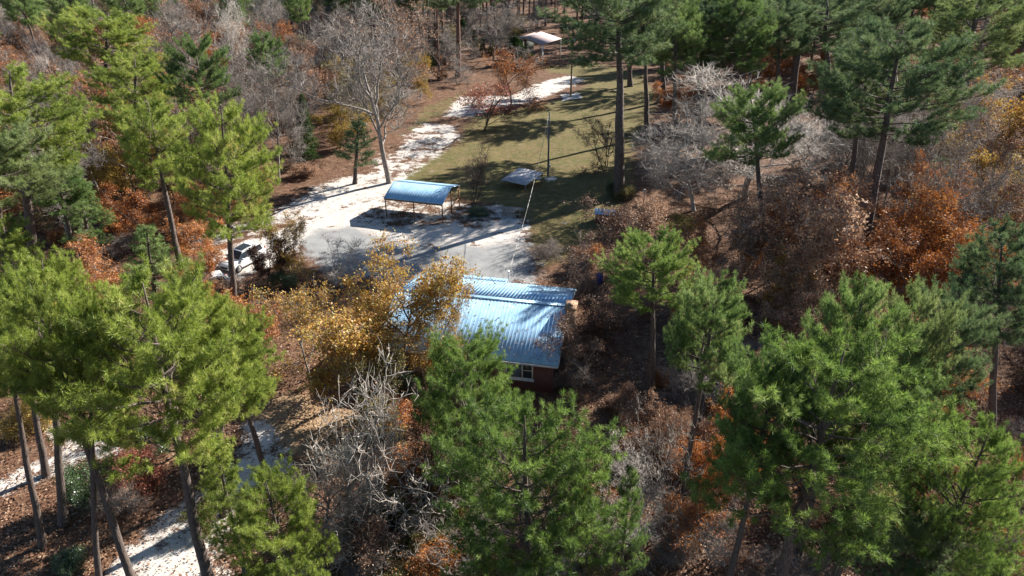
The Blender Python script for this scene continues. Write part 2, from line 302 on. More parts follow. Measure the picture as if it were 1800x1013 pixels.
# ---------------------------------------------------------------- tree builders
def unit(v): return v / (np.linalg.norm(v, axis=-1, keepdims=True) + 1e-9)
def needles(g, rng, T, D, k, L, w, spread, tint):
    n = len(T); d = unit(D[:, None, :] + rng.normal(0, spread, (n, k, 3))); l = L * rng.uniform(.7, 1.05, (n, k, 1))
    c = T[:, None, :] + rng.normal(0, .03, (n, k, 3)) - D[:, None, :] * rng.uniform(0, .15, (n, k, 1))
    s = unit(np.cross(d, rng.normal(0, 1, (n, k, 3)))) * w / 2
    a = c - s + d * l * .15; b_ = c + s + d * l * .15; t = c + d * l - [0, 0, .04]
    v = np.stack([a, b_, t], 2).reshape(-1, 3); f = np.arange(n * k * 3).reshape(-1, 3)
    tt = np.clip(np.repeat(tint, k) + rng.normal(0, .09, n * k), 0, 1)
    g.add(v, f, tt)
def pine(seed, h=18.0, r=3.6, start=.45, shape='round', limbs=38, sub=9, tk=15, nl=.40, nw=.030, lean=0.3, dens=1.0, tr=None):
    rng = np.random.default_rng(seed); gt = Geo(); gc = Geo()
    tz = np.linspace(0, 1, 12); wob = np.cumsum(rng.normal(0, .06, (12, 2)), 0) * h / 18; wob -= wob[0]
    path = np.column_stack([wob[:, 0] + lean * tz ** 2, wob[:, 1], tz * h]); r0 = tr or .0195 * h
    rad = r0 * (1 - tz) ** .75 * 1.0 + .03; rad[0] *= 1.25
    gt.tube(path, rad, 9)
    T = []; D = []; TI = []
    az = rng.uniform(0, 6.28)
    def at(z): return np.array([np.interp(z, path[:, 2], path[:, 0]), np.interp(z, path[:, 2], path[:, 1]), z])
    # dead stubs below the crown
    for _ in range(9):
        z = h * rng.uniform(start * .45, start); a = rng.uniform(0, 6.28); L = rng.uniform(.4, 1.6); p = at(z)
        e = p + np.array([math.cos(a), math.sin(a), rng.uniform(-.1, .3)]) * L; gt.tube([p, (p + e) / 2 + rng.normal(0, .05, 3), e], [.035, .025, .008], 3)
    ph0 = rng.uniform(0, 6.28); zc = h * (start + (1 - start) * .48); hz = h * (1 - start) * .52
    for i_ in range(limbs):
        t = (i_ + rng.uniform(0, 1)) / limbs; az += 2.4 + rng.normal(0, .3)
        v = -.85 + 1.83 * t ** .85
        if shape == 'round': pr = max(.05, 1 - abs(v) ** 3.3) ** .5
        elif shape == 'flat': pr = max(.05, 1 - max(v, 0) ** 4) ** .5 * (.62 + .38 * (v + 1) / 2)
        else: pr = (1 - (v + .85) / 1.85) ** .8 * .95 + .06
        pr *= (1 + .2 * math.sin(2 * az + ph0) + .12 * math.sin(3 * az + 2 * ph0 + 4 * v)) * rng.uniform(.78, 1.1); inner = rng.random() < .18
        if inner: pr *= .6
        L = max(.45, r * pr); el = (.10 + .55 * t) if shape != 'cone' else .15 + .4 * t
        ze = zc + hz * v * rng.uniform(.93, 1.05); rise = L * math.tan(el) * .9; z0 = max(h * start * .8, min(ze - rise, h * .97))
        n = 7; s = np.linspace(0, 1, n); dirh = np.array([math.cos(az), math.sin(az), 0]); side = np.array([-dirh[1], dirh[0], 0])
        pts = at(z0)[None, :] + dirh * (s * L)[:, None] + np.array([0, 0, 1.0]) * ((s ** 1.3) * (ze - z0))[:, None] + side * (np.cumsum(rng.normal(0, .05, n)) * L)[:, None]
        rb = (.018 + .011 * L) * (1 - s * .85); gt.tube(pts, rb, 4)
        ns = max(5, int(sub * 1.2 * dens * (.4 + .6 * L / r))); ctint = np.clip(.45 + rng.normal(0, .10), 0, .9)
        for q in range(ns):
            sp = .34 + .66 * ((q + rng.uniform(0, .9)) / ns) ** .8; sp = min(sp, 1)
            p0 = np.array([np.interp(sp, s, pts[:, c_]) for c_ in range(3)])
            ldir = unit(pts[-1] - pts[3]); sg = 1 if q % 2 else -1
            bd = unit(ldir * rng.uniform(.4, 1.0) + side * sg * rng.uniform(.3, 1.1) + np.array([0, 0, rng.uniform(.0, .7)]))
            bl = min(r * .34, L * rng.uniform(.2, .42)) * (1.2 - .45 * sp) + .3
            end = p0 + bd * bl + np.array([0, 0, .15 * bl]); mid = (p0 + end) / 2 - np.array([0, 0, .05 * bl])
            gt.tube([p0, mid, end], [.022, .014, .007], 3)
            nt_ = 1 + int(bl > .55) + int(rng.random() < .6); u = (1.0 - np.arange(nt_) * .36 / bl * rng.uniform(.8, 1.3, nt_)).clip(.15, 1)[:, None]
            c_ = p0 + (end - p0) * u + rng.normal(0, .05, (nt_, 3))
            T.append(c_); D.append(unit(bd * .8 + np.array([0, 0, .6]) + rng.normal(0, .35, (nt_, 3))))
            TI.append(np.full(nt_, np.clip(ctint + rng.normal(0, .12), 0, .95)) + rng.normal(0, .05, nt_) + (.5 if rng.random() < .008 else 0))
    T = np.concatenate(T); D = np.concatenate(D); TI = np.concatenate(TI)
    needles(gc, rng, T, D, tk, nl, nw, .75, TI)
    R = np.percentile(np.hypot(T[:, 0] - lean * .6, T[:, 1]), 96)
    return dict(trunk=gt, crown=gc, H=T[:, 2].max() + .25, R=R)
def cedar(seed, h=8, r=1.9):
    rng = np.random.default_rng(seed); gt = Geo(); gc = Geo(); gt.tube([[0, 0, 0], [.05, 0, h * .5], [0, .05, h]], [.12, .07, .02], 6)
    n = 3000; t = rng.beta(1.1, 1.5, n) * .96 + .05; a = rng.uniform(0, 6.28, n); lump = .62 + .22 * np.sin(a * 4 + t * 23) + .16 * np.sin(a * 7 - t * 31 + 2)
    rr = r * (1 - t) ** .8 * lump * rng.uniform(.45, 1, n) ** .5
    T = np.column_stack([rr * np.cos(a), rr * np.sin(a), h * (.08 + .92 * t)]); D = unit(np.column_stack([np.cos(a), np.sin(a), np.full(n, .5)]))
    needles(gc, rng, T, D, 5, .26, .055, .5, np.clip(.5 + rng.normal(0, .25, n), 0, 1))
    return dict(trunk=gt, crown=gc, H=h, R=r)
def broad(seed, h=12.0, r=4.5, fork=.3, limbs=6, n2=7, n3=6, n4=5, leaves=0, lsize=.15, keep=1.0, up=.5, wig=.16, twr=.011, stems=1, trunk_r=None, clump=.2):
    """deciduous tree: limbs, branches, twigs; leaves = leaf count per twig"""
    rng = np.random.default_rng(seed); gt = Geo(); gc = Geo(); tips = []
    def grow(p, d, L, r0, r1, n, sides, w):
        pts = [p]; dd = d.copy()
        for _ in range(n):
            dd = unit(dd + rng.normal(0, w, 3) + np.array([0, 0, .04])); pts.append(pts[-1] + dd * L / n)
        pts = np.array(pts); gt.tube(pts, np.linspace(r0, r1, n + 1), sides, cap=False); return pts
    tr = trunk_r or h * .0155
    for st in range(stems):
        sd = np.array([rng.normal(0, .25), rng.normal(0, .25), 1.0]) if stems > 1 else np.array([rng.normal(0, .06), rng.normal(0, .06), 1.0])
        s0 = np.array([rng.normal(0, .15), rng.normal(0, .15), -.1]) if stems > 1 else np.array([0, 0, -.1])
        tk = grow(s0, unit(sd), h * .62, tr * (1 if stems == 1 else .6), tr * .4, 9, 8, .07)
        nl = max(3, limbs // (1 if stems == 1 else 2))
        for i_ in range(nl):
            f = fork + (1 - fork) * (i_ / nl) ** .8; k = f / .62 * 9 * .62; k = min(max(f, .1), 1.0) * 9; k0 = int(min(k, 8)); p = tk[k0] + (tk[min(k0 + 1, 9)] - tk[k0]) * (k - k0 if k0 < 9 else 0)
            a = i_ * 2.4 + rng.normal(0, .4); zz = up + .9 * (i_ / nl) + rng.normal(0, .1)
            d = unit(np.array([math.cos(a), math.sin(a), zz])); L1 = min(r * 1.05 / max(.45, math.hypot(d[0], d[1])), (h * 1.02 - p[2]) / max(d[2], .25)) * rng.uniform(.8, 1.05)
            l1 = grow(p, d, L1, tr * .42, tr * .1, 8, 6, wig)
            for q in range(n2):
                s = .25 + .75 * (q + rng.random()) / n2; idx = min(int(s * 8), 8); p2 = l1[idx]; dd = unit(l1[min(idx + 1, 8)] - l1[max(idx - 1, 0)])
                d2 = unit(dd * .7 + rng.normal(0, .55, 3) + np.array([0, 0, .2])); L2 = L1 * rng.uniform(.25, .45) * (1.2 - .5 * s)
                l2 = grow(p2, d2, L2, tr * .13, tr * .05, 5, 4, wig * 1.3)
                for k_ in range(n3):
                    idx = min(1 + int(rng.random() * 5), 5); dd = unit(l2[idx] - l2[idx - 1]); d3 = unit(dd * .7 + rng.normal(0, .55, 3) + np.array([0, 0, .15])); L3 = L2 * rng.uniform(.25, .5) + .25
                    l3 = grow(l2[idx], d3, L3, max(twr * 1.5, tr * .05), twr, 3, 3, wig * 1.5)
                    for z_ in range(n4):
                        ix = min(1 + int(rng.random() * 3), 3); d4 = unit(unit(l3[ix] - l3[ix - 1]) * .7 + rng.normal(0, .6, 3) + np.array([0, 0, .1])); e = l3[ix] + d4 * (L3 * rng.uniform(.3, .7) + .12)
                        gt.tube(np.array([l3[ix], e]), [twr, twr * .5], 3, cap=False); tips.append((l3[ix], e))
    A = np.array([t[0] for t in tips]); B = np.array([t[1] for t in tips])
    if leaves:
        cl = rng.random(len(A)); # some twigs lost their leaves
        keepm = cl < keep; A2, B2 = A[keepm], B[keepm]; n = len(A2); K = leaves
        base = np.clip(.5 + rng.normal(0, .17, n), 0, 1)
        c = A2[:, None] + (B2 - A2)[:, None] * rng.uniform(.1, 1.15, (n, K, 1)) + rng.normal(0, clump, (n, K, 3)) * np.array([1, 1, .8])
        c = c.reshape(-1, 3); mN = len(c); nrm = unit(rng.normal(0, 1, (mN, 3)) + np.array([.15, .1, .5])); u = unit(np.cross(nrm, rng.normal(0, 1, (mN, 3)))); w = np.cross(nrm, u)
        sz = (lsize * rng.uniform(.55, 1.2, (mN, 1)))
        v = np.stack([c - u * sz * .5, c - w * sz * .33 + nrm * sz * .08, c + u * sz * .55, c + w * sz * .33 + nrm * sz * .08], 1).reshape(-1, 3)
        gc.add(v, np.arange(mN * 4).reshape(-1, 4), np.clip(np.repeat(base, K) + rng.normal(0, .16, mN), 0, 1))
    R = np.percentile(np.hypot(B[:, 0], B[:, 1]), 95); H = B[:, 2].max()
    return dict(trunk=gt, crown=gc if leaves else None, H=H, R=R)

PROTO = {}
def reg(key, d):
    t = d['trunk'].mesh('trunk', M['pine_bark'], True); c = d['crown'].mesh('crown', M['needle_green'], False, True) if d['crown'] else None
    PROTO[key] = dict(H=d['H'], R=d['R'], t=t, c=c, cache={})
for k in range(4): reg('P%d' % k, pine(10 + k, 18, 3.6, .55 + .025 * k, 'round', 42, 13, 38, dens=1.2))
reg('P4', pine(15, 19, 3.8, .60, 'flat', 42, 13, 38, dens=1.2)); reg('P5', pine(16, 17, 4.0, .47, 'round', 50, 13, 38, dens=1.2))
reg('D0', pine(21, 13, 4.2, .22, 'round', 60, 13, 38, dens=1.15)); reg('D1', pine(22, 13, 4.0, .30, 'round', 56, 13, 38, dens=1.15))
reg('Y0', pine(31, 12, 2.6, .28, 'cone', 44, 11, 30, nl=.34)); reg('Y1', pine(32, 11, 3.0, .25, 'cone', 46, 11, 30, nl=.34))
reg('C0', cedar(41)); reg('C1', cedar(42, 7, 2.1))
# bare crowns
reg('B0', broad(51, 17, 5.2, .42, 8, 11, 8, 6, 0, up=.9, twr=.016)); reg('B1', broad(52, 14, 4.6, .35, 8, 9, 8, 6, 0, up=.8, twr=.015))
reg('B2', broad(53, 11, 4.6, .25, 9, 10, 9, 6, 0, up=.45, wig=.2, twr=.010)); reg('B3', broad(54, 8, 3.4, .15, 8, 7, 7, 5, 0, up=.6, wig=.24, stems=3, twr=.012))
reg('BH', broad(56, 12, 4.2, .25, 8, 7, 5, 3, 1, .13, .45, .9, wig=.22, twr=.017)); reg('BG', broad(55, 9, 4.6, .15, 8, 6, 5, 3, 1, .13, .35, up=.4, wig=.28, stems=2, twr=.022))
# leaf-bearing crowns: full, thin, sparse
reg('L0', broad(61, 12, 4.6, .22, 8, 8, 7, 3, 12, .21, .9, .5)); reg('L1', broad(62, 10, 4.4, .2, 8, 8, 7, 3, 13, .22, .88, .45))
reg('L2', broad(63, 9, 4.2, .18, 8, 8, 7, 4, 6, .20, .65, .5, wig=.2)); reg('L3', broad(64, 8, 3.8, .18, 8, 8, 7, 4, 7, .20, .7, .45, wig=.2, stems=2))
reg('L4', broad(65, 13, 4.2, .3, 7, 8, 7, 4, 5, .20, .6, .8)); reg('T0', broad(66, 6, 2.6, .2, 7, 6, 5, 3, 6, .15, .75, .55, stems=2, twr=.009))
reg('T1', broad(67, 6.5, 2.8, .25, 7, 7, 6, 3, 7, .15, .8, .35, stems=1, twr=.009)); reg('T2', broad(68, 6, 2.0, .25, 6, 6, 5, 3, 2, .14, .5, .9, stems=2, twr=.009))
reg('S0', broad(71, 2.2, 1.7, .05, 8, 6, 5, 3, 7, .12, .95, .4, stems=4, twr=.006, trunk_r=.04, clump=.12)); reg('S1', broad(72, 1.6, 1.4, .05, 8, 6, 5, 3, 7, .11, .9, .3, stems=5, twr=.006, trunk_r=.03, clump=.12))
reg('S2', broad(73, 2.6, 1.7, .05, 8, 6, 6, 4, 1, .11, .5, .7, stems=6, twr=.006, trunk_r=.03, clump=.12))

def mesh_with(me, mat):
    if me.materials[0] == mat: return me
    c = me.copy(); c.materials[0] = mat; return c
def pm(key, which, mat):
    pr = PROTO[key]; ck = (which, mat.name)
    if ck not in pr['cache']: pr['cache'][ck] = mesh_with(pr[which], mat)
    return pr['cache'][ck]
rnd = random.Random(7)
NAMES = dict(P='pine_tree', D='pine_tree', Y='pine_tree', C='cedar_tree', B='bare_tree', L='oak_tree', T='small_tree', S='shrub')
CATS = dict(P='pine tree', D='pine tree', Y='pine tree', C='cedar tree', B='bare tree', L='oak tree', T='small tree', S='shrub')
def plant(key, leafm, barkm, loc, h, rad, label, group=None, rz=None, tilt=(0, 0), name=None, cat=None):
    pr = PROTO[key]; rt = thing(name or NAMES[key[0]], label, cat or CATS[key[0]], loc, 0, group)
    s = rad / pr['R']; zz = h / pr['H']
    rt.rotation_euler = (tilt[1], tilt[0], 0)
    rz = rnd.uniform(0, 6.28) if rz is None else rz
    # parts carry the spin and the size of this tree
    for nm, k, mat in (('trunk', 't', barkm), ('crown', 'c', leafm)):
        if pr[k] is None or mat is None: continue
        o = obj(nm, pm(key, k, M[mat]), rt, (0, 0, 0), (0, 0, rz), (s, s, zz))
    return rt
ALLT = []
def tree(key, leafm, barkm, top, w, label, base=None, H=None, group=None, rz=None, **k):
    """top = where its tip shows; w = crown width in photo pixels; base = where it meets the ground, or H = its height"""
    if base is not None:
        g0 = P(*base); t = None
        d = Vector((top[0] - 900.0, 0, 0)) + Vector((0, math.cos(PITCH), -math.sin(PITCH))) * F + Vector((0, math.sin(PITCH), math.cos(PITCH))) * (506.5 - top[1])
        tt = g0.y / d.y; tip = Vector((d.x * tt, g0.y, CAMH + d.z * tt)); h = tip.z; tilt = math.atan2(tip.x - g0.x, h)
    else:
        tip = P(top[0], top[1], H); g0 = Vector((tip.x, tip.y, 0)); h = H; tilt = 0
    mid = g0 + (tip - g0) * .72; rad = w / 2 * depth_of(mid) / F
    ALLT.append((g0.x, g0.y, rad))
    return plant(key, leafm, barkm, (g0.x, g0.y, 0), h, rad, label, group, rz, (tilt, 0), **k)

# ---------------------------------------------------------------- house
def ribbed(g, x0, x1, pa, pb, pitch=.27, rh=.009, th=.05):
    """roof sheet: ribs run from (y,z)=pa to pb; spread along x"""
    xs = []; n = max(1, int(round((x1 - x0) / pitch))); st = (x1 - x0) / n
    for i_ in range(n):
        a = x0 + i_ * st; xs += [(a, 0), (a + st * .62, 0), (a + st * .70, rh), (a + st * .86, rh), (a + st * .94, 0)]
    xs.append((x1, 0)); m_ = len(xs)
    v = [(x, pa[0], pa[1] + z) for x, z in xs] + [(x, pb[0], pb[1] + z) for x, z in xs] + [(x, pa[0], pa[1] - th) for x, z in xs] + [(x, pb[0], pb[1] - th) for x, z in xs]
    f = []
    for i_ in range(m_ - 1):
        f += [[i_, i_ + 1, m_ + i_ + 1, m_ + i_], [2 * m_ + i_ + 1, 2 * m_ + i_, 3 * m_ + i_, 3 * m_ + i_ + 1], [i_ + 1, i_, 2 * m_ + i_, 2 * m_ + i_ + 1], [m_ + i_, m_ + i_ + 1, 3 * m_ + i_ + 1, 3 * m_ + i_]]
    f += [[0, m_, 3 * m_, 2 * m_], [m_ - 1, 3 * m_ - 1, 4 * m_ - 1, 2 * m_ - 1]]
    g.add(v, f); return g
HX, HY, HR = 3.1, 39.5, math.atan2(-.19, .98)
hs = thing('brick_house', 'single storey red brick house under a pale blue ribbed metal roof', 'house', (HX, HY, 0), HR)
W0, D0, ZE, ZR = 13.2, 11.2, 2.75, 4.35
g = Geo()
xa, xb, ya, yb = -W0 + .4, -.4, .45, D0 - .45
g.box(((xa + xb) / 2, ya + .12, 1.33), (xb - xa, .24, 2.66)); g.box(((xa + xb) / 2, yb - .12, 1.33), (xb - xa, .24, 2.66))
for x in (xa + .12, xb - .12):
    g.box((x, (ya + yb) / 2, 1.33), (.24, yb - ya - .48, 2.66))
    gp = Geo().prism([(ya + .1, 2.66), (yb - .1, 2.66), ((ya + yb) / 2, ZR - .12)], -.1, .1)
    v = gp.V[0].copy(); v = np.column_stack([v[:, 1] + x, v[:, 0], v[:, 2]])
    n0 = g.n; g.add(v, gp.F[0]);
    for ff in gp.F[1:]: g.F.append(ff + n0); g.T.append(np.full(len(ff), .5, np.float32))
part('wall', g, M['brick'], hs)
rf = part('roof', ribbed(ribbed(Geo(), -W0, 0, (0, ZE), (D0 / 2, ZR)), -W0, 0, (D0, ZE), (D0 / 2, ZR), rh=.02), M['metal_blue'], hs)
sl_ = math.atan2(ZR - ZE, D0 / 2); zc_ = ZR - .12 * math.tan(sl_) + .03
part('ridge_cap', Geo().box((-W0 / 2, D0 / 2 - .12, zc_), (W0 + .04, .25, .015), rx=sl_).box((-W0 / 2, D0 / 2 + .12, zc_), (W0 + .04, .25, .015), rx=-sl_), M['metal_blue'], rf)
part('porch_roof', ribbed(Geo(), -W0, -5.9, (D0 + 1.4, ZE - .41), (D0 - .02, ZE - .012), rh=.02), M['metal_blue'], hs)
g = Geo()
for x in (-W0 + .3, -9.2, -6.1): g.box((x, D0 + 1.2, 1.15), (.12, .12, 2.3))
part('porch_post', g, M['trim'], hs)
g = Geo(); g.box((-W0 / 2, -.06, ZE - .12), (W0, .1, .13)); g.box((-W0 / 2, .22, ZE - .17), (W0, .42, .03))
part('gutter', g, M['trim'], hs)
g = Geo(); g.bar((.03, 0, ZE - .12), (.03, D0 / 2, ZR - .12), .04, .16); g.bar((.03, D0, ZE - .12), (.03, D0 / 2, ZR - .12), .04, .16)
part('bargeboard', g, M['trim'], hs)
def window(x0, x1, z0, z1, split, yy=.45, parent=hs):
    fr = Geo(); t = .09
    for a, b_ in (((x0 + x1) / 2, z1 - t / 2), ((x0 + x1) / 2, z0 + t / 2)): fr.box((a, yy - .03, b_), (x1 - x0, .12, t))
    for x in [x0 + t / 2, x1 - t / 2] + ([split] if split else []): fr.box((x, yy - .032, (z0 + z1) / 2), (t, .12, z1 - z0 - 2 * t))
    xm = split or x0
    fr.box(((xm + x1) / 2, yy - .02, (z0 + z1) / 2), (x1 - xm - t, .06, .05))
    w = part('window', fr, M['trim'], parent)
    part('pane', Geo().box(((xm + x1) / 2, yy - .003, (z0 + z1) / 2), (x1 - xm - t, .03, z1 - z0 - t)), M['glass'], w)
    if split: part('pane', Geo().box(((x0 + xm) / 2, yy - .003, (z0 + z1) / 2), (xm - x0 - t, .03, z1 - z0 - t)), M['glass_pale'], w)
    part('sill', Geo().box(((x0 + x1) / 2, yy - .09, z0 - .04), (x1 - x0 + .16, .2, .07)), M['trim'], w)
window(-3.7, -1.75, 1.05, 2.5, -2.5); window(-7.6, -6.2, 1.05, 2.5, -6.9); window(-12.3, -11.0, 1.05, 2.5, None)
dr = part('door', Geo().box((-9.4, .42, 1.05), (.95, .08, 2.1)), M['trim'], hs); part('handle', Geo().box((-9.05, .36, 1.0), (.04, .06, .12)), M['chrome'], dr)
ch = part('chimney', Geo().box((-.1 + .36, 4.9, 2.35), (.72, 1.15, 4.7)), M['stone'], hs)
part('cap', Geo().box((.26, 4.9, 4.76), (.86, 1.3, .12)).box((.26, 4.9, 4.86), (.3, .5, .1)), M['stone'], ch)
g = Geo(); g.tube([(-5.6, D0 - .1, 2.4), (-5.6, D0 - .1, 3.75)], .035, 8); g.tube([(-5.6, D0 - .1, 3.75), (-5.6, D0 + .02, 3.85), (-5.6, D0 + .12, 3.78)], .05, 8)
part('service_mast', g, M['chrome'], hs)
for x, y in ((-10.2, 3.2),):
    z = ZE + (ZR - ZE) * y / (D0 / 2); part('vent_pipe', Geo().tube([(x, y, z - .05), (x, y, z + .35)], .06, 8), M['wire'], hs)
mast_w = hs.matrix_basis if False else None
ca, sa = math.cos(HR), math.sin(HR)
MAST = Vector((HX + ca * -5.6 - sa * (D0 + .1), HY + sa * -5.6 + ca * (D0 + .1), 3.8))

# ---------------------------------------------------------------- carport
fl = P(674, 348, 2.3); fr_ = P(778, 359, 2.3); L = (fr_ - fl).length; rz = math.atan2(fr_.y - fl.y, fr_.x - fl.x)
cp = thing('carport', 'open carport with a blue-white ribbed gable roof on thin posts, beside the sand drive', 'carport', (fl.x, fl.y, 0), rz)
DC = 5.6; ZC = 3.2
rr = part('roof', ribbed(Geo(), 0, L, (0, 2.3), (DC * .52, ZC), .3), M['metal_blue'], cp); part('roof', ribbed(Geo(), 0, L, (DC, 2.45), (DC * .52, ZC), .3), M['metal_blue'], cp)
g = Geo(); g.box((L / 2, .06, 2.14), (L - .1, .08, .16)); g.box((L / 2, DC - .06, 2.3), (L - .1, .08, .16))
for x in (.1, L / 2, L - .1): g.bar((x, .12, 2.19), (x, DC * .5, ZC - .1), .05, .12); g.bar((x, DC - .12, 2.34), (x, DC * .54, ZC - .1), .05, .12)
part('roof_frame', g, M['wood_brown'], cp)
for x in (.12, L / 2, L - .12):
    for y, z in ((.14, 2.1), (DC - .14, 2.25)): part('post', Geo().box((x, y, z / 2), (.1, .1, z)), M['wood_brown'], cp)
part('post', Geo().box((L - .12, DC * .52, 1.5), (.1, .1, 3.0)), M['wood_brown'], cp)
part('rail', Geo().box((L - .12, DC * .75, .9), (.05, DC * .4, .12)).box((L - .12, DC * .75, 2.1), (.05, DC * .4, .1)), M['wood_brown'], cp)

# low sheet roof shelter
a = P(880, 316, .88); b2 = P(924, 326, .85); c2 = P(898, 299, 1.4); rz = math.atan2(b2.y - a.y, b2.x - a.x); L = (b2 - a).length
sh = thing('shelter', 'low open shelter with a flat grey tarnished sheet roof on the shaded grass', 'shelter', (a.x, a.y, 0), rz)
part('roof', ribbed(Geo(), 0, L, (0, .85), (4.3, 1.2), .3, .02, .03), M['metal_pale'], sh)
for x in (.1, L - .1):
    for y in (.1, 4.1): part('post', Geo().box((x, y, .41 + .04 * y), (.09, .09, .8 + .08 * y)), M['wood'], sh)
part('rail', Geo().box((L + .25, 2.6, 1.0), (.5, .9, .04)), M['metal_pale'], sh)

# pump house
a = P(1044, 376, 1.15); rz = math.atan2(-.25, .97)
ph = thing('pump_house', 'little brick pump house with a blue metal gable roof at the lawn edge', 'pump house', (a.x, a.y, 0), rz)
part('wall', Geo().box((1.15, .8, .53), (2.0, 1.3, 1.06)).prism([(.15, 1.06), (2.15, 1.06), (2.15, 1.1), (.15, 1.1)], .3, 1.3), M['brick'], ph)
part('roof', ribbed(ribbed(Geo(), 0, 2.3, (0, 1.15), (.8, 1.5), .3), 0, 2.3, (1.6, 1.15), (.8, 1.5), .3), M['metal_blue'], ph)
part('door', Geo().box((-.0 + .12, .8, .5), (.05, .6, .9)), M['wood'], ph)

# far barn
a = P(918, 66, 4.7); b2 = P(953, 79, 4.7); rz = math.atan2(b2.y - a.y, b2.x - a.x); L = (b2 - a).length
bn = thing('pole_barn', 'tall open pole barn with a dusty brown-grey roof at the edge of the far wood', 'barn', (a.x, a.y, 0), rz)
part('roof', ribbed(Geo(), 0, L, (0, 4.7), (4.6, 5.7), .45, .03), M['metal_brown'], bn); part('roof', ribbed(Geo(), -3.6, -.3, (.3, 4.1), (4.6, 5.0), .45, .03), M['metal_brown'], bn)
part('wall', Geo().box((-3.3, 2.4, 1.9), (.15, 3.8, 3.8)), M['wall_dark'], bn)
for x in (.15, L - .2):
    for y, z in ((.2, 4.62), (4.4, 5.5)): part('post', Geo().box((x, y, z / 2), (.22, .22, z)), M['trim'] if (x > 1 and y < 1) else M['wood'], bn)
part('beam', Geo().box((L / 2, .2, 4.5), (L - .4, .12, .22)), M['wood'], bn)

# picnic table
a = P(900, 378); pt = thing('picnic_table', 'weathered grey picnic table with benches standing in the shade by the sand yard', 'picnic table', (a.x, a.y, 0), -.22)
g = Geo()
for k in range(5): g.box((0, -.36 + k * .18, .75), (2.5, .16, .045))
part('table_top', g, M['wood'], pt)
for s in (-1, 1): part('bench', Geo().box((0, s * .78 - .09, .45), (2.5, .15, .04)).box((0, s * .78 + .09, .45), (2.5, .15, .04)), M['wood'], pt)
for x in (-.95, .95):
    part('leg', Geo().bar((x, -.75, 0), (x, -.25, .73), .05, .1).bar((x, .75, 0), (x, .25, .73), .05, .1).box((x, 0, .4), (.05, 1.75, .09)), M['wood'], pt)

# utility poles and lines
p1 = P(1003, 170); up1 = thing('utility_pole', 'tall brown utility pole with crossarm rising from a white sand patch on the far lawn', 'utility pole', (p1.x, p1.y, 0))
part('pole', Geo().tube([(0, 0, -.2), (0, 0, 12.2)], [.17, .12], 10), M['pole_wood'], up1)
part('crossarm', Geo().box((-.5, 0, 11.6), (2.4, .1, .12)).bar((-.6, 0, 11.5), (0, 0, 10.9), .04), M['wood'], up1)
for x in (-1.6, -1.0, .5): part('insulator', Geo().tube([(x, 0, 11.66), (x, 0, 11.85)], [.05, .06], 8), M['trim'], up1)
part('transformer', Geo().tube([(.32, 0, 9.3), (.32, 0, 9.35), (.32, 0, 10.0), (.32, 0, 10.05)], [.14, .2, .2, .1], 10), M['metal_pale'], up1)
part('lamp', Geo().bar((0, 0, 9.4), (-.5, -.3, 9.75), .05).tube([(-.5, -.3, 9.8), (-.5, -.3, 9.6), (-.5, -.3, 9.55)], [.06, .14, .12], 8), M['trim'], up1)
part('guy_wire', Geo().tube([(0, 0, 10), (-1.2, 4, 0)], .012, 4), M['wire'], up1)
p2 = P(963, 312); up2 = thing('utility_pole', 'shorter dark utility pole in the middle of the shaded lawn carrying the house cable', 'utility pole', (p2.x, p2.y, 0))
part('pole', Geo().tube([(0, 0, -.2), (0, 0, 8.3)], [.13, .09], 10), M['pole_dark'], up2)
part('meter_pipe', Geo().tube([(.16, 0, 0.3), (.14, 0, 2.4)], .03, 6).box((.2, -.05, 1.5), (.2, .14, .35)), M['metal_pale'], up2)
part('pipe', Geo().tube([(-.15, -.02, 4.6), (-.14, -.02, 7.4)], .03, 6), M['metal_pale'], up2)
A_ = Vector((p2.x - .1, p2.y, 7.9)); n = 150; g = Geo()
pts = [A_.lerp(MAST, k / n) - Vector((0, 0, 1.1 * 4 * (k / n) * (1 - k / n))) for k in range(n + 1)]
rg = random.Random(3); dash = 0
for k in range(n):
    if k % 2 == 0: dash = 1.0 if rg.random() < .5 else 0.0
    g.tube([pts[k], pts[k + 1]], .025, 5, t=dash, cap=False)
o = obj('power_cable', g.mesh('power_cable', M['cable'], False, True)); o['label'] = 'twisted black and white service cable running from the lawn pole down to the house'; o['category'] = 'cable'
for dx, z, q, lab in ((-1.0, 11.9, (944, 0), 'upper wire running from the tall brown pole away over the far wood'), (-1.6, 11.9, (946, 18), 'lower thin wire running from the tall brown pole into the far wood')):
    A_ = Vector((p1.x + dx, p1.y, z)); B_ = P(q[0], q[1], z); B_ = A_ + (B_ - A_) * 2.0
    pts = [A_.lerp(B_, k / 20) - Vector((0, 0, .8 * 4 * (k / 20) * (1 - k / 20))) for k in range(21)]
    o = obj('power_line', Geo().tube(pts, .018, 4).mesh('power_line', M['wire'])); o['label'] = lab; o['category'] = 'wire'; o['group'] = 'wires from the tall pole'
A_ = Vector((p1.x, p1.y, 11.0)); B_ = P(600, 70, 9.0)
pts = [A_.lerp(B_, k / 20) - Vector((0, 0, .5 * 4 * (k / 20) * (1 - k / 20))) for k in range(21)]
o = obj('power_line', Geo().tube(pts, .015, 4).mesh('power_line', M['wire'])); o['label'] = 'faint thin wire running left from the tall brown pole in front of the dark wood'; o['category'] = 'wire'; o['group'] = 'wires from the tall pole'

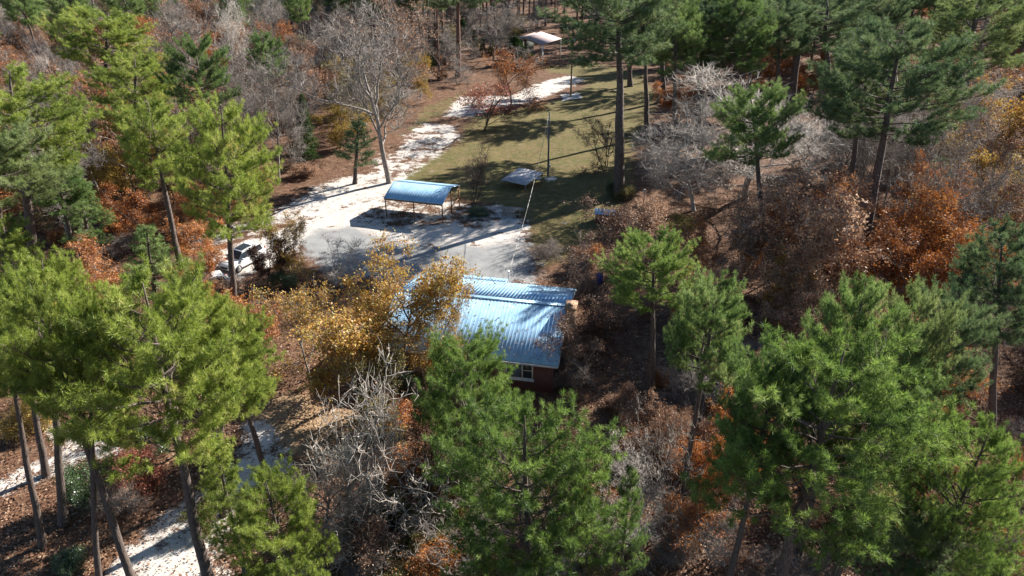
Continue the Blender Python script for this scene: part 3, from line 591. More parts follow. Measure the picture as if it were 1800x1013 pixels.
# drum, bird box, posts
a = P(1053, 497); dm = thing('drum', 'blue plastic drum half hidden in brush right of the house', 'drum', (a.x, a.y, 0))
part('body', Geo().tube([(0, 0, 0), (0, 0, .02), (0, 0, .3), (0, 0, .33), (0, 0, .6), (0, 0, .63), (0, 0, .88), (0, 0, .9)], [.28, .3, .3, .31, .31, .3, .3, .27], 16), M['blue_plastic'], dm)
part('lid', Geo().tube([(0, 0, .9), (0, 0, .95)], [.22, .2], 14), M['blue_plastic'], dm)
a = P(1131, 360); bb = thing('bird_box', 'small pale bird box on a thin post at the wood edge', 'bird box', (a.x, a.y, 0))
part('post', Geo().box((0, 0, .75), (.09, .09, 1.5)), M['wood'], bb); part('box', Geo().box((0, 0, 1.62), (.25, .25, .28)), M['trim'], bb)
part('roof', Geo().box((0, 0, 1.79), (.36, .36, .04), rx=.2), M['wood'], bb)

# ---------------------------------------------------------------- cars
def loft(sections):
    """sections: (x, [(y,z)...]) closed rings"""
    g = Geo(); n = len(sections[0][1]); v = [(x, y, z) for x, r_ in sections for y, z in r_]; f = []
    for s in range(len(sections) - 1):
        for k in range(n): f.append([s * n + k, s * n + (k + 1) % n, (s + 1) * n + (k + 1) % n, (s + 1) * n + k])
    g.add(v, f)
    for b0, rev in ((0, True), ((len(sections) - 1) * n, False)):
        tri = [[b0, b0 + k + 1, b0 + k] if rev else [b0, b0 + k, b0 + k + 1] for k in range(1, n - 1)]
        g.F.append(np.array(tri)); g.T.append(np.full(len(tri), .5, np.float32))
    return g
def ring(w, z0, z1, tuck=.06): return [(-w + .05, z0), (w - .05, z0), (w, z0 + .12), (w, z1 - .18), (w - tuck, z1 - .05), (w - tuck - .1, z1), (-w + tuck + .1, z1), (-w + tuck, z1 - .05), (-w, z1 - .18), (-w, z0 + .12)]
def car(label, loc, rz, paint, name='parked_car'):
    """x is forwards"""
    c = thing(name, label, 'car', loc, rz)
    st = [(-2.3, .80, .45, .95), (-2.22, .88, .32, 1.05), (-1.6, .93, .28, 1.08), (0, .95, .28, 1.05), (1.1, .94, .28, 1.02), (1.7, .92, .28, .97), (2.1, .87, .32, .88), (2.28, .76, .42, .74)]
    part('body', loft([(x, ring(w, a_, b_)) for x, w, a_, b_ in st]), M[paint], c, True)
    def cr(x, wb, wt, zt): return (x, [(-wb, .98), (wb, .98), (wt, zt - .07), (wt - .1, zt), (-wt + .1, zt), (-wt, zt - .07)])
    part('cabin', loft([cr(-2.12, .84, .78, 1.06), cr(-1.75, .86, .72, 1.62), (-1.3, cr(0, .87, .72, 1.70)[1]), cr(-.2, .88, .72, 1.72), cr(.35, .87, .70, 1.64), cr(1.15, .84, .76, 1.06)]), M[paint], c, True)
    def quad(pts, nm, mat='glass'):
        p = np.array(pts, float); nn = np.cross(p[1] - p[0], p[2] - p[0]); nn /= np.linalg.norm(nn); gq = Geo(); q = len(p)
        gq.add(np.concatenate([p + nn * .012, p - nn * .03]), [list(range(q)), list(range(2 * q - 1, q - 1, -1))] if q == 4 else [list(range(q))])
        for k in range(q): gq.add([p[k] + nn * .012, p[(k + 1) % q] + nn * .012, p[(k + 1) % q] - nn * .03, p[k] - nn * .03], [[0, 3, 2, 1]])
        part(nm, gq, M[mat], c)
    quad([(1.10, -.74, 1.10), (1.10, .74, 1.10), (.42, .60, 1.62), (.42, -.60, 1.62)], 'windshield')
    quad([(-2.08, .70, 1.14), (-2.08, -.70, 1.14), (-1.79, -.60, 1.56), (-1.79, .60, 1.56)], 'rear_window')
    for s in (-1, 1):
        for x0, x1, x2, x3 in ((.95, .12, .12, .42), (.04, -.85, -.85, .04), (-.93, -1.85, -1.68, -.93)):
            p4 = [(x0, s * .882, 1.09), (x1, s * .89, 1.09), (x2, s * .74, 1.60), (x3, s * .735, 1.58)]
            quad(p4 if s < 0 else p4[::-1], 'side_window')
    quad([(.2, -.5, 1.715), (.2, .5, 1.715), (-.9, .5, 1.745), (-.9, -.5, 1.745)], 'sunroof')
    for s in (-1, 1):
        for x in (-1.4, 1.42):
            y = s * .86; gt = Geo().tube([(x, y - s * .1, .35), (x, y - s * .1 + s * .001, .35), (x, y + s * .12, .35), (x, y + s * .121, .35)], [.2, .35, .35, .24], 20)
            t_ = part('wheel', gt, M['dark'], c); part('rim', Geo().tube([(x, y + s * .1, .35), (x, y + s * .128, .35), (x, y + s * .13, .35)], [.24, .22, .02], 14), M['chrome'], t_)
        part('headlight', Geo().box((2.13, s * .62, .74), (.2, .34, .14), rz=-s * .35), M['lamp_glass'], c)
        part('tail_light', Geo().box((-2.22, s * .76, .92), (.1, .16, .34)), M['lamp_red'], c)
        part('mirror', Geo().box((.85, s * 1.03, 1.12), (.16, .2, .14)), M[paint], c)
    part('grille', Geo().box((2.27, 0, .62), (.06, .9, .2)), M['dark'], c); part('bumper', Geo().box((2.2, 0, .42), (.16, 1.5, .16)), M['dark'], c)
    return c
a = P(421, 479); hd = math.atan2(-.89, -.45); fwd = Vector((math.cos(hd), math.sin(hd), 0)); lf = Vector((-fwd.y, fwd.x, 0))
cc = a - fwd * 1.42 - lf * .9
car('white sport utility car parked on the sand behind the dark-leaved tree', (cc.x, cc.y, 0.02), hd, 'car_white')
CARP = cc
a = P(360, 518); car('pale grey car almost buried in orange leaves, left of the white one', (a.x, a.y, .02), hd - .5, 'car_grey')

# ---------------------------------------------------------------- trees that can be told apart
exec_rows = []
def T_(*a, **k): tree(*a, **k)
y, gN, bN, pN = 'needle_yellow', 'needle_green', 'needle_blue', 'needle_pale'
pb, prb, gb, pab, db, dw = 'pine_bark', 'pine_bark_red', 'grey_bark', 'pale_bark', 'dark_bark', 'bare_bark'
# left foreground pines (bases on the litter)
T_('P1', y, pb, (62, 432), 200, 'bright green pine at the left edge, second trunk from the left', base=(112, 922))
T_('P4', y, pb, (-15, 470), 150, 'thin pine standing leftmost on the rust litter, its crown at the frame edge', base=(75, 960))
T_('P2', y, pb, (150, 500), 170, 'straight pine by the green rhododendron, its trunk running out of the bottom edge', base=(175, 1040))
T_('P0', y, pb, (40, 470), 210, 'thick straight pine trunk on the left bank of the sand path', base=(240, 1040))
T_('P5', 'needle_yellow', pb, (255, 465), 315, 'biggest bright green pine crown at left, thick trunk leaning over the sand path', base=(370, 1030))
T_('P3', y, pb, (425, 540), 185, 'pine with green crown just left of the bare lawn, slim trunk beyond the sand path', base=(368, 912))
T_('P1', y, pb, (330, 500), 180, 'pine whose crown fills the gap behind the biggest green crown', base=(395, 905))
T_('P2', y, pb, (405, 610), 150, 'short leaning pine on the tan lawn edge beside the sand path', base=(468, 832))
T_('P4', y, pb, (25, 560), 150, 'short dark trunked pine second row behind the leftmost pines', base=(82, 836))
T_('D1', y, pb, (470, 838), 200, 'low spreading bright green pine in the bottom left foreground', H=9.5)
T_('Y1', y, pb, (370, 770), 130, 'small light green pine over the sand path', H=9)
# mid left pines
T_('P4', y, pb, (255, 168), 150, 'forked flat topped pine left of the drive, crown nearest the bare grey wood', base=(335, 545), rz=1.0)
T_('P5', y, pb, (382, 162), 200, 'wide round pine crown beside the drive, trunk standing in front of the white car', base=(413, 600))
T_('Y1', gN, pb, (258, 390), 130, 'small conical pine over the orange brush left of the white car', base=(275, 560))
T_('P0', y, pb, (20, 95), 230, 'large pale pine crown reaching in from the upper left edge', base=(62, 500))
T_('P3', pN, pb, (-40, 190), 200, 'pale pine cut by the left edge above the bright crowns', base=(20, 560))
T_('P2', y, pb, (190, 5), 170, 'bright green pine near the upper left corner with a dark trunk', base=(185, 260))
T_('P5', y, pb, (240, 85), 170, 'bright pine below the upper left corner pine, beside the dead white trunk', base=(250, 330))
T_('P1', gN, pb, (85, 275), 120, 'small dark pine among yellow leaves at the left', base=(142, 478))
T_('Y0', gN, pb, (140, 300), 90, 'slim young pine beside the yellow leaved tree at left', base=(170, 470))
T_('P3', y, pb, (0, 380), 120, 'pine tuft at the left edge above the bright crowns', base=(40, 640))
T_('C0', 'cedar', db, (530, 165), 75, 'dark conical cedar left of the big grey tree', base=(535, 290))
T_('Y0', 'needle_blue', db, (622, 203), 80, 'thin small cedar-like pine standing alone at the edge of the sand drive', base=(624, 323))
# centre pines
T_('D1', 'needle_fresh', pb, (820, 580), 215, 'round bright green pine directly in front of the house roof', base=(818, 880))
T_('D0', 'needle_fresh', pb, (930, 703), 320, 'broad dense green pine at bottom centre, largest of the foreground crowns', H=13.5)
T_('Y1', gN, pb, (1110, 815), 90, 'small pine tuft at the right shoulder of the big bottom centre pine', H=9)
T_('P2', 'needle_fresh', pb, (1152, 405), 165, 'upright pine right of the house with a visible trunk and gaps in its crown', base=(1142, 715))
T_('P3', gN, pb, (1272, 488), 160, 'round pine right of the house pine, leaning dark trunk', base=(1195, 905))
# right foreground
T_('P5', 'needle_fresh', pb, (1480, 585), 370, 'huge spreading pine filling the lower right, in front of the others', H=17)
T_('P1', gN, pb, (1370, 600), 180, 'dark pine at the left flank of the huge lower right pine', H=16)
T_('P1', gN, pb, (1540, 480), 165, 'rounded pine poking above the huge lower right pine', H=17)
T_('P5', pN, pb, (1640, 492), 130, 'pale sunlit pine top behind the rounded pine on the right', H=16)
T_('P0', bN, pb, (1765, 380), 190, 'deep green pine at the right edge with open branches', base=(1740, 790))
T_('P4', bN, pb, (1700, 500), 150, 'darker pine in the shade just left of the right edge pine', H=15)
T_('D0', 'needle_fresh', pb, (1750, 735), 210, 'sunlit round pine in the bottom right corner', H=12.5)
T_('D1', bN, pb, (1620, 880), 150, 'low dark pine at the bottom right edge', H=8)
T_('P3', gN, pb, (1590, 640), 200, 'pine crown between the huge pine and the right edge pine', H=14)
# back right pines
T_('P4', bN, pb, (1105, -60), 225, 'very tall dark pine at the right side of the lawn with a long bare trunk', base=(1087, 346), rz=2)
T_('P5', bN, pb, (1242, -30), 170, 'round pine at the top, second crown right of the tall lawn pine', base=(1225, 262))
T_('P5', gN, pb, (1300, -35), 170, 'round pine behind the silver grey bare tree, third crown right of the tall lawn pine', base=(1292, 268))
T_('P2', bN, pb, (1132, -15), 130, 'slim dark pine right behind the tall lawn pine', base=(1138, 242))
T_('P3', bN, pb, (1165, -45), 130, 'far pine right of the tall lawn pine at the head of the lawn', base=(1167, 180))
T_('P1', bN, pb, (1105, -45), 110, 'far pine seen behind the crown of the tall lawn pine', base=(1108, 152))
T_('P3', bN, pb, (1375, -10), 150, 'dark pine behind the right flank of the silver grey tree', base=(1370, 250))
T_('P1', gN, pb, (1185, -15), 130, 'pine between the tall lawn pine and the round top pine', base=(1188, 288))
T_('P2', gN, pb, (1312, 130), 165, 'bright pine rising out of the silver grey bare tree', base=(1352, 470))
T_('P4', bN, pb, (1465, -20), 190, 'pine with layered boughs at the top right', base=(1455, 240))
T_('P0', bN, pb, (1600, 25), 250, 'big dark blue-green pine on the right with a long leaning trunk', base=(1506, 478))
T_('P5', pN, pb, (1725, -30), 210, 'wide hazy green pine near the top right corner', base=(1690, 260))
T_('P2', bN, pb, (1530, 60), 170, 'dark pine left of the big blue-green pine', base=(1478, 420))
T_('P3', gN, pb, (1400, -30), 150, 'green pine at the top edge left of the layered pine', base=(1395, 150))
T_('Y0', bN, db, (1655, 268), 75, 'small young pine in front of the golden trees at right', base=(1650, 410))
T_('P1', bN, pb, (1560, -50), 180, 'dark pine cut by the top edge above the big blue-green pine', base=(1550, 130))
# bare trees
T_('B0', None, gb, (640, -50), 310, 'largest grey bare tree beside the carport, trunk forking above the sand', base=(684, 322), rz=.6)
T_('B0', None, pab, (410, -30), 130, 'pale bare tree with upright limbs at the upper left', base=(412, 175))
T_('B1', None, gb, (330, -10), 150, 'grey bare tree with many thin limbs behind the bright left pines', base=(335, 215))
T_('B1', None, gb, (450, 75), 130, 'short grey bare tree just right of the pale upright one', base=(448, 205))
T_('B0', None, gb, (560, 20), 150, 'grey bare tree leaning over the dark cedar', base=(590, 165))
T_('B1', None, dw, (40, 40), 60, 'dead white leaning trunk with broken stubs at the upper left', base=(135, 190))
T_('T2', 'leaf_brown', db, (842, 240), 60, 'thin dark multi-stem sapling beside the carport', base=(832, 366))
T_('B3', None, 'dark_bark', (1068, 185), 110, 'dark brown bare multi-stem shrub left of the tall lawn pine trunk', base=(1063, 300))
T_('B2', None, pab, (1340, 105), 380, 'wide silver grey bare tree around the bright right-hand pine', base=(1310, 350))
T_('B2', None, pab, (1225, 165), 215, 'silver bare tree at the left flank of the bright right-hand pine', base=(1220, 370))
T_('B2', None, pab, (1425, 150), 215, 'silver bare tree between the bright pine and the dark pines', base=(1420, 330))
T_('B3', None, pab, (598, 412), 120, 'low silvery bare shrub over the asphalt edge left of the golden oak', base=(590, 500))
T_('BH', 'leaf_rust', pab, (605, 590), 290, 'tall pale twisted bare oak in front of the house', base=(605, 950))
T_('BH', 'leaf_rust', gb, (660, 680), 200, 'white limbed bare tree in front of the pale twisted oak', base=(640, 960))
T_('BG', None, pab, (600, 850), 220, 'knotted white bare oak at the bottom left of centre', H=6)
T_('BG', None, gb, (790, 880), 200, 'grey tangled bare tree at the bottom edge left of the big green pine', H=5.5)
T_('BH', None, pab, (575, 760), 110, 'slim white bare tree at the bottom edge of the tan lawn', base=(570, 930))
T_('L2', 'leaf_brown', db, (730, 720), 170, 'dark brown tree behind the tangled bare oaks', base=(730, 880))
T_('L2', 'leaf_brown', db, (660, 900), 190, 'brown tree low at the bottom centre among the bare oaks', H=4)
T_('BG', 'leaf_rust', pab, (720, 780), 260, 'tangled pale bare oak at bottom centre left of the big green pine', H=6.5)
T_('B2', None, gb, (540, 790), 190, 'grey bare tree leaning over the bottom left sand', H=7)
T_('BG', None, gb, (1170, 690), 190, 'bare grey tree at bottom right of centre over rust leaves', base=(1190, 930))
T_('B2', None, pab, (1130, 830), 190, 'low bare tree right of the big bottom centre pine', H=5.5)
T_('B3', None, gb, (1270, 860), 150, 'bare brush at the bottom right of centre', H=5)
T_('B1', None, gb, (868, -5), 130, 'grey bare tree in front of the far barn', base=(868, 105))
T_('B3', None, gb, (915, 75), 80, 'low grey twiggy bush under the far barn roof', base=(905, 122))
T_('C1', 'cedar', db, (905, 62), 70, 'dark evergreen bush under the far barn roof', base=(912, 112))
T_('P0', bN, prb, (806, -90), 120, 'reddish trunked pine at the top, left of the far lawn', base=(805, 136))
T_('B1', None, gb, (790, 40), 110, 'slender grey bare tree left of the far barn', base=(770, 140))
T_('T2', 'leaf_brown', gb, (725, 60), 110, 'brown leaved thin tree left of the reddish pine trunk', base=(725, 165))
T_('B3', None, gb, (800, 115), 60, 'grey bare bush beside the reddish pine trunk', base=(805, 150))
# small leafy trees on the lawn
T_('T1', 'leaf_orange', db, (905, 85), 112, 'rounded orange-red small tree on the far lawn', base=(898, 192), rz=.3)
T_('T0', 'leaf_red', db, (845, 132), 130, 'spreading brown-orange small tree with crossing stems on the lawn', base=(850, 230), rz=.8)
T_('T2', 'leaf_brown', db, (830, 240), 75, 'thin sapling with few brown leaves behind the carport', base=(828, 368))
# golden and orange broadleaf trees
T_('L0', 'leaf_gold', gb, (725, 432), 190, 'tall golden oak in front of the house roof', base=(700, 690))
T_('L0', 'leaf_gold', gb, (640, 500), 240, 'golden brown oak spreading left of the house', base=(620, 700))
T_('L2', 'leaf_gold', gb, (800, 470), 100, 'thin golden branch end of the oak over the roof', base=(775, 680))
T_('L2', 'leaf_gold', gb, (540, 505), 170, 'thin brown and yellow oak left of the golden oak', base=(545, 665))
T_('L3', 'leaf_olive', gb, (665, 600), 130, 'olive yellow tree below the golden oak', base=(665, 760))
T_('L2', 'leaf_brown', gb, (985, 545), 130, 'sparse brown-leaved branchy tree at the right end of the roof', base=(1045, 680), rz=2)
T_('L2', 'leaf_brown', gb, (1000, 430), 140, 'rust brown thin tree behind the right end of the roof', base=(1010, 540))
T_('L2', 'leaf_brown', db, (1090, 365), 170, 'brown thin tree in front of the pump house', base=(1085, 490))
T_('L3', 'leaf_tan', gb, (1150, 350), 130, 'rust and grey tree behind the upright pine', base=(1150, 470))
T_('L3', 'leaf_brown', db, (1050, 490), 130, 'shaded brown tree between the house and the upright pine', base=(1060, 610))
T_('L0', 'leaf_tan', gb, (1400, 310), 240, 'broad rusty pink oak in the right half', base=(1390, 560))
T_('L2', 'leaf_tan', pab, (1300, 350), 170, 'thin rust oak with pale branches left of the broad rusty one', base=(1290, 510))
T_('L1', 'leaf_tan', gb, (1440, 400), 170, 'rust oak crown in front of the leaning dark trunk', base=(1440, 590))
T_('L2', 'leaf_orange', gb, (1240, 380), 110, 'orange tinged tree just right of the upright pine', base=(1235, 520))
T_('L1', 'leaf_orange', gb, (1620, 270), 170, 'vivid orange oak right of the leaning dark trunk', base=(1610, 450))
T_('L0', 'leaf_orange', gb, (1700, 340), 200, 'orange oak in front of the golden trees at right', base=(1690, 540))
T_('L0', 'leaf_gold', gb, (1750, 140), 200, 'golden oak at the right edge', base=(1740, 350))
T_('L1', 'leaf_gold', gb, (1800, 240), 190, 'golden oak cut by the right edge', base=(1800, 440))
T_('L1', 'leaf_orange', gb, (1580, 390), 120, 'deep orange oak low beside the leaning dark trunk', base=(1575, 530))
T_('L3', 'leaf_rust', gb, (1760, 400), 140, 'rust oak behind the right edge pine', base=(1750, 520))
T_('L1', 'leaf_orange', gb, (1345, 345), 130, 'orange oak between the silver bare tree and the rounded right pine', base=(1345, 500))
T_('L0', 'leaf_orange', gb, (1480, 330), 150, 'orange brown oak touching the left side of the leaning dark trunk', base=(1470, 490))
T_('L1', 'leaf_gold', gb, (1385, 440), 120, 'golden tan oak low above the rounded right pine', base=(1380, 570))
T_('L0', 'leaf_orange', gb, (300, 30), 110, 'orange oak between the upper left pines and the pale bare tree', base=(300, 160))
T_('L1', 'leaf_gold', gb, (490, 110), 110, 'golden oak behind the dark conical cedar', base=(490, 210))
T_('P2', gN, pb, (95, -10), 150, 'green pine at the top edge left of the corner pine', base=(90, 120))
T_('L1', 'leaf_gold', gb, (120, 120), 110, 'golden oak just behind the dead white trunk', base=(110, 215))
T_('L1', 'leaf_orange', gb, (1262, 690), 160, 'bright orange tree under the leaning right pine', base=(1262, 890))
T_('L2', 'leaf_orange', gb, (1240, 850), 180, 'orange leaves low at the bottom right of centre', H=4.5)
T_('L2', 'leaf_rust', gb, (1350, 720), 150, 'rust tree in the gap left of the huge lower right pine', H=5)
T_('L3', 'leaf_rust', gb, (1400, 520), 150, 'rust brush at the left of the rounded pine', base=(1400, 640))
T_('L3', 'leaf_orange', gb, (1660, 560), 150, 'orange brown brush under the right pines', base=(1660, 720))
T_('L1', 'leaf_yellow', gb, (160, 275), 80, 'bright yellow tree among the left pines', base=(165, 400))
T_('L1', 'leaf_yellow', gb, (600, 180), 110, 'yellow tree behind the dark cedar', base=(600, 260))
T_('L1', 'leaf_orange', gb, (370, 300), 130, 'orange tree under the wide round left pine', base=(370, 400))
T_('L1', 'leaf_orange', gb, (380, 380), 120, 'orange tree left of the white car', base=(340, 470))
T_('L3', 'leaf_orange', gb, (445, 500), 130, 'low orange tree in front of the white car', base=(440, 610))
T_('L1', 'leaf_orange', gb, (352, 452), 90, 'orange tree leaning over the pale grey car', base=(348, 560))
T_('L3', 'leaf_rust', gb, (390, 478), 70, 'small rust tree between the two cars', base=(388, 530))
T_('L1', 'leaf_dark', db, (462, 395), 95, 'dark brown leaved tree standing over the white car', base=(470, 500))
T_('L3', 'leaf_gold', gb, (500, 370), 90, 'thin yellow brown tree between the car and the asphalt', base=(515, 490))
T_('L1', 'leaf_orange', gb, (235, 320), 130, 'orange tree behind the forked left pine', base=(235, 420))
T_('L3', 'leaf_orange', gb, (170, 420), 130, 'rust orange tree left of the small conical pine', base=(165, 520))
T_('L2', 'leaf_orange', gb, (100, 230), 110, 'thin orange tree beside the dead white trunk', base=(100, 320))
T_('L4', 'leaf_rust', gb, (700, -20), 170, 'tall rust and grey tree behind the largest bare tree', base=(700, 190))
T_('L4', 'leaf_olive', gb, (620, 90), 150, 'olive yellow tall tree behind the largest bare tree', base=(640, 250))
T_('L1', 'leaf_orange', gb, (1190, 120), 90, 'orange tree at the right border of the far lawn', base=(1195, 215))
T_('L1', 'leaf_orange', gb, (1350, 70), 120, 'orange tree between the top right pines', base=(1350, 150))
# shrubs
SH = [('S0', 'leaf_green', (152, 890), 75, 90, 'glossy green rhododendron bush between the left trunks'), ('S0', 'leaf_red', (245, 850), 95, 70, 'red leaved azalea bush beside the rhododendron'),
      ('S0', 'leaf_green', (262, 800), 75, 60, 'dark green bush behind the red azalea'), ('S2', 'leaf_rust', (215, 900), 90, 60, 'thin rust shrub in front of the red azalea'),
      ('S1', 'leaf_green', (128, 1000), 60, 40, 'low dark green bush in the bottom left shade'), ('S1', 'leaf_green', (840, 380), 38, 16, 'low dark green bush at the foot of the sapling by the yard'),
      ('S0', 'leaf_green', (1072, 345), 22, 28, 'small green bush at the foot of the tall lawn pine'), ('S0', 'leaf_olive', (1095, 350), 40, 26, 'yellowing bush beside the tall lawn pine'),
      ('S1', 'leaf_rust', (535, 312), 50, 24, 'rusty bush at the sand drive below the cedar'), ('S0', 'leaf_yellow', (60, 760), 90, 60, 'yellow green bush behind the left trunks'),
      ('S0', 'leaf_orange', (1030, 470), 60, 40, 'orange brown bush between lawn and house'), ('S2', 'leaf_brown', (960, 460), 70, 40, 'brown bush at the lawn corner behind the roof'),
      ('S0', 'leaf_green', (500, 505), 50, 30, 'dark green bush in the shade by the asphalt edge'), ('S0', 'leaf_olive', (360, 930), 60, 60, 'olive bush at the sand path edge'),
      ('S1', 'leaf_orange', (690, 755), 90, 60, 'orange brown bush below the house corner'), ('S1', 'leaf_gold', (1010, 900), 70, 50, 'gold bush right below the big green pine'),
      ('S2', 'leaf_brown', (1000, 680), 80, 50, 'brown brush against the right corner of the house'), ('S0', 'leaf_green', (720, 690), 60, 45, 'green bush under the front windows')]
for key, lm, bs, w, hp, lab in SH:
    g0 = P(*bs); dp = depth_of(g0); h = hp * dp / F / math.cos(PITCH) * .95
    plant(key, lm, 'grey_bark', (g0.x, g0.y, 0), h, w / 2 * dp / F, lab)

# ---------------------------------------------------------------- the woods behind and around
def ordinal(n):
    w = ['first', 'second', 'third', 'fourth', 'fifth', 'sixth', 'seventh', 'eighth', 'ninth', 'tenth', 'eleventh', 'twelfth', 'thirteenth', 'fourteenth', 'fifteenth', 'sixteenth', 'seventeenth', 'eighteenth', 'nineteenth', 'twentieth']
    return w[n] if n < 20 else '%dth' % (n + 1)
rw = random.Random(11); spots = []
def scatter(n, box, mind, kinds, region, margin=2.0, wbox=None):
    c = 0; tries = 0
    while c < n and tries < n * 60:
        tries += 1; py = rw.uniform(box[1], box[3]); px_ = rw.uniform(box[0], box[2]); g0 = P(px_, py)
        if wbox: g0 = Vector((rw.uniform(wbox[0], wbox[2]), rw.uniform(wbox[1], wbox[3]), 0)); px_ = pix(g0)[0]
        if px_ < -200 or px_ > 2000: continue
        if g0.y > 330 or g0.y < 5: continue
        if sdist(np.array([g0.x]), np.array([g0.y]), CW)[0] > -margin: continue
        if any((g0.x - a) ** 2 + (g0.y - b_) ** 2 < (mind + r_ * .25) ** 2 for a, b_, r_ in ALLT): continue
        k = rw.choices(kinds, [q[0] for q in kinds])[0]; h = rw.uniform(*k[4]); r_ = h * rw.uniform(*k[5])
        ALLT.append((g0.x, g0.y, r_)); spots.append((region, k, g0, h, r_, px_)); c += 1
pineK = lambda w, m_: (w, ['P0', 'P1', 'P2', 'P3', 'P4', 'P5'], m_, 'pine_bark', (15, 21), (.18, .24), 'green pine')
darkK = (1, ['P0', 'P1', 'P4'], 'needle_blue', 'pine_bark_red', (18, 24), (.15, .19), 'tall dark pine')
bareK = lambda w: (w, ['B0', 'B1', 'B2'], None, 'grey_bark', (10, 16), (.26, .36), 'grey bare tree')
paleK = lambda w: (w, ['B0', 'B1'], None, 'pale_bark', (11, 16), (.24, .34), 'pale bare tree')
oak = lambda w, m_, nm: (w, ['L0', 'L1', 'L4', 'L2'], m_, 'grey_bark', (8, 13), (.36, .48), nm)
scatter(170, (-250, 35, 640, 130), 4.2, [pineK(5, 'needle_green'), bareK(5), paleK(1), oak(2, 'leaf_rust', 'rust oak'), oak(2, 'leaf_brown', 'brown oak'), oak(1, 'leaf_olive', 'olive oak')], 'in the wood along the upper left')
scatter(85, (-150, 130, 560, 440), 3.2, [bareK(4), oak(2, 'leaf_orange', 'orange oak'), oak(3, 'leaf_rust', 'rust oak'), oak(2, 'leaf_brown', 'brown oak'), oak(1, 'leaf_yellow', 'yellow oak'), pineK(1, 'needle_green')], 'in the wood left of the sand drive', 1.5)
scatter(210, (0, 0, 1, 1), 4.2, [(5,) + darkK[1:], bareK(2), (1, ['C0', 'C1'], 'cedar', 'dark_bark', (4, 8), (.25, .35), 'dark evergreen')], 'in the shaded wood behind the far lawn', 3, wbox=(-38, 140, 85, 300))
scatter(26, (730, 55, 910, 125), 2.2, [(3, ['C0', 'C1'], 'cedar', 'dark_bark', (3, 7), (.28, .38), 'dark evergreen'), (4, ['B1', 'B2', 'B3'], None, 'grey_bark', (6, 12), (.3, .36), 'grey bare tree'), (2, ['L3', 'L2'], 'leaf_olive', 'grey_bark', (5, 9), (.35, .45), 'olive oak')], 'in the dark thicket left of the barn', .2)
scatter(24, (590, 120, 740, 260), 2.4, [(3, ['L3', 'L2', 'L1'], 'leaf_yellow', 'grey_bark', (5, 10), (.3, .4), 'yellow oak'), (3, ['L3', 'L4'], 'leaf_rust', 'grey_bark', (5, 10), (.3, .4), 'rust oak'), (3, ['B1', 'B3'], None, 'grey_bark', (6, 10), (.3, .4), 'grey bare tree')], 'behind the biggest bare tree', .2)
scatter(110, (0, 0, 1, 1), 4.5, [pineK(2, 'needle_green'), bareK(4), paleK(2), oak(2, 'leaf_rust', 'rust oak'), oak(1, 'leaf_olive', 'olive oak')], 'far back in the upper left wood', 3, wbox=(-150, 125, -30, 215))
scatter(165, (1120, 10, 1950, 200), 4.4, [pineK(5, 'needle_blue'), oak(3, 'leaf_orange', 'orange oak'), bareK(1)], 'in the wood along the upper right', 2)
scatter(50, (1460, 200, 1950, 580), 3.5, [oak(3, 'leaf_rust', 'rust oak'), oak(3, 'leaf_orange', 'orange oak'), bareK(4), paleK(3), oak(1, 'leaf_gold', 'golden oak'), oak(1, 'leaf_brown', 'brown oak'), pineK(1, 'needle_green')], 'in the wood right of the lawn', 2)
scatter(24, (1120, 600, 1900, 1060), 2.6, [(3, ['L2', 'L3'], 'leaf_rust', 'grey_bark', (3.5, 6), (.35, .5), 'low rust tree'), (3, ['B2', 'B3'], None, 'grey_bark', (4, 7), (.35, .45), 'low bare tree'), (2, ['L2', 'L3'], 'leaf_orange', 'grey_bark', (3, 5), (.35, .5), 'low orange tree'), (1, ['L2'], 'leaf_brown', 'dark_bark', (4, 6), (.35, .5), 'low brown tree')], 'under the lower right pines', 1)
scatter(10, (560, 850, 1120, 1100), 2.4, [(3, ['L2', 'L3'], 'leaf_brown', 'grey_bark', (3, 4.5), (.35, .5), 'low brown tree'), (3, ['B3', 'BG'], None, 'pale_bark', (3, 5), (.4, .5), 'low pale bare tree')], 'along the bottom centre', .5)
spots.sort(key=lambda s: s[5]); cnt = {}
for region, k, g0, h, r_, px_ in spots:
    row = ''; key = (region, k[6]); nn = cnt.get(key, 0); cnt[key] = nn + 1
    plant(rw.choice(k[1]), k[2], k[3], (g0.x, g0.y, 0), h, r_, '%s %s, %s from left' % (k[6], region, ordinal(nn)), k[6] + 's ' + region, tilt=(rw.uniform(-.05, .05), rw.uniform(-.05, .05)))
# understorey shrubs
sc = {}; sh_spots = []
def shrubs(n, box, mind, kinds, region, margin=1.0):
    c = tr_ = 0
    while c < n and tr_ < n * 40:
        tr_ += 1; g0 = P(rw.uniform(box[0], box[2]), rw.uniform(box[1], box[3]))
        if sdist(np.array([g0.x]), np.array([g0.y]), CW)[0] > -margin: continue
        if any((g0.x - a.x) ** 2 + (g0.y - a.y) ** 2 < mind ** 2 for a, *_ in sh_spots): continue
        if (g0 - CARP).length < 5: continue
        k, lm, nm = rw.choice(kinds); sh_spots.append((g0, k, lm, nm, region)); c += 1
K1 = [('S0', 'leaf_rust', 'rust shrub'), ('S1', 'leaf_orange', 'orange shrub'), ('S2', 'leaf_brown', 'twiggy brown shrub'), ('S0', 'leaf_olive', 'olive shrub'), ('S0', 'leaf_brown', 'brown shrub')]
shrubs(60, (-100, 200, 540, 640), 1.8, K1, 'on the floor of the left wood'); shrubs(50, (1130, 300, 1900, 700), 1.8, K1[:4], 'on the floor of the right wood')
shrubs(45, (1080, 700, 1900, 1060), 1.3, K1[:3], 'under the lower right pines'); shrubs(25, (560, 830, 1080, 1060), 1.2, K1[1:4], 'along the bottom centre'); shrubs(30, (560, 90, 790, 220), 2, K1, 'behind the big grey bare tree')
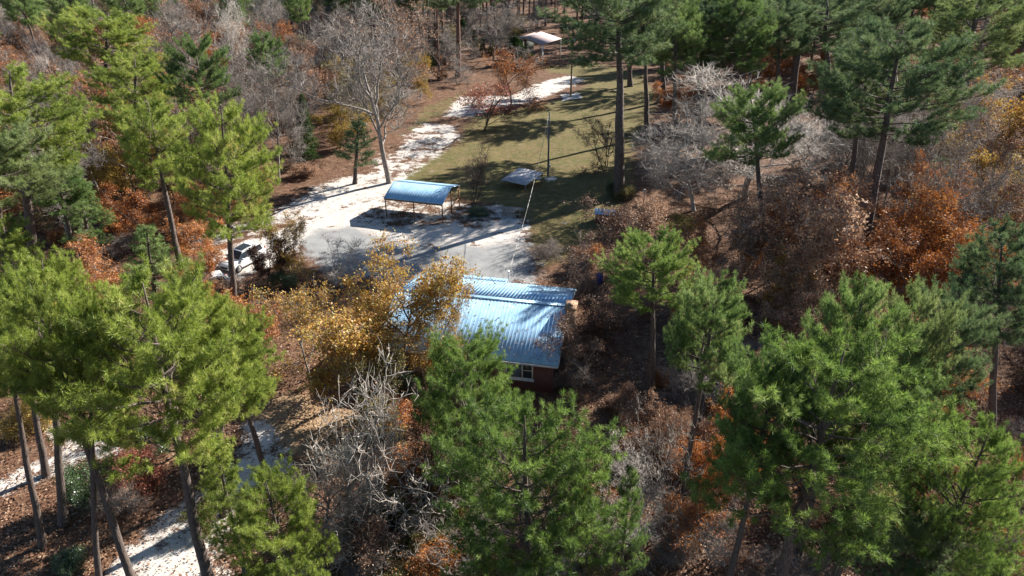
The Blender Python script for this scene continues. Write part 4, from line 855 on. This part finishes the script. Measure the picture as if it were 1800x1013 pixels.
sh_spots.sort(key=lambda s: pix(s[0])[0])
for g0, k, lm, nm, region in sh_spots:
    key = (region, nm); nn = sc.get(key, 0); sc[key] = nn + 1
    h = rw.uniform(1.3, 2.6); plant(k, lm, 'grey_bark', (g0.x, g0.y, 0), h, h * rw.uniform(.5, .8), '%s %s, %s from left' % (nm, region, ordinal(nn)), nm + 's ' + region)

# ---------------------------------------------------------------- fallen leaves and undergrowth (nobody could count them)
def leafcards(name, pts, size, mat, flat, seed, label, cat):
    rng = np.random.default_rng(seed); n = len(pts); nrm = unit(rng.normal(0, flat, (n, 3)) + np.array([0, 0, 1.0])); u = unit(np.cross(nrm, rng.normal(0, 1, (n, 3)))); w = np.cross(nrm, u)
    s = size * rng.uniform(.5, 1.3, (n, 1)); v = np.stack([pts - u * s * .5, pts - w * s * .33, pts + u * s * .55, pts + w * s * .33], 1).reshape(-1, 3)
    g = Geo(); g.add(v, np.arange(n * 4).reshape(-1, 4), np.clip(rng.normal(.5, .25, n), 0, 1)); o = obj(name, g.mesh(name, mat, False, True)); o['kind'] = 'stuff'; o['label'] = label; o['category'] = cat
rng = np.random.default_rng(5)
n = 380000; py = rng.uniform(60, 1090, n); pxx = rng.uniform(-80, 1880, n)
G = np.array([(p.x, p.y, 0) for p in (P(a, b_) for a, b_ in zip(pxx, py))])
ix = np.clip(np.searchsorted(gx, G[:, 0]), 0, nx - 1); iy = np.clip(np.searchsorted(gy, G[:, 1]), 0, ny - 1)
cover = 1 - .985 * a_sand[iy, ix] - .99 * a_grav[iy, ix] - .75 * a_grass[iy, ix] - .35 * a_lawn[iy, ix]
hl = np.column_stack([(G[:, 0] - HX) * ca + (G[:, 1] - HY) * sa, -(G[:, 0] - HX) * sa + (G[:, 1] - HY) * ca])
inh = (hl[:, 0] > -W0) & (hl[:, 0] < 0) & (hl[:, 1] > 0) & (hl[:, 1] < D0 + 2)
def vn(a, sx, sy, p): return np.sin(a[:, 0] * sx + p + 1.7 * np.sin(a[:, 1] * sy * .7)) * np.cos(a[:, 1] * sy + 1.3 * np.sin(a[:, 0] * sx * .6 + p))
clump = np.clip(.62 + .35 * vn(G, .7, .55, 0) + .3 * vn(G, 1.9, 1.6, 2) + .2 * vn(G, 4.3, 3.9, 4), .08, 1)
kp = (rng.random(n) < cover * clump) & ~inh & (G[:, 1] < 150); G = G[kp]; G[:, 2] = .08 + rng.uniform(0, .03, len(G))
leafcards('fallen_leaves', G, .15, M['litter'], .35, 6, 'rust and tan fallen leaves strewn over the wood floor', 'fallen leaves')

rng = np.random.default_rng(9); n = 420; lx = rng.uniform(-W0, 0, n); ly = rng.beta(.8, 1.4, n) * D0; lz = ZR - np.abs(ly - D0 / 2) * math.tan(sl_) + .05
leafcards('roof_leaves', np.column_stack([HX + ca * lx - sa * ly, HY + sa * lx + ca * ly, lz]), .13, M['litter'], .3, 8, 'loose dry leaves lying on the blue house roof', 'fallen leaves')
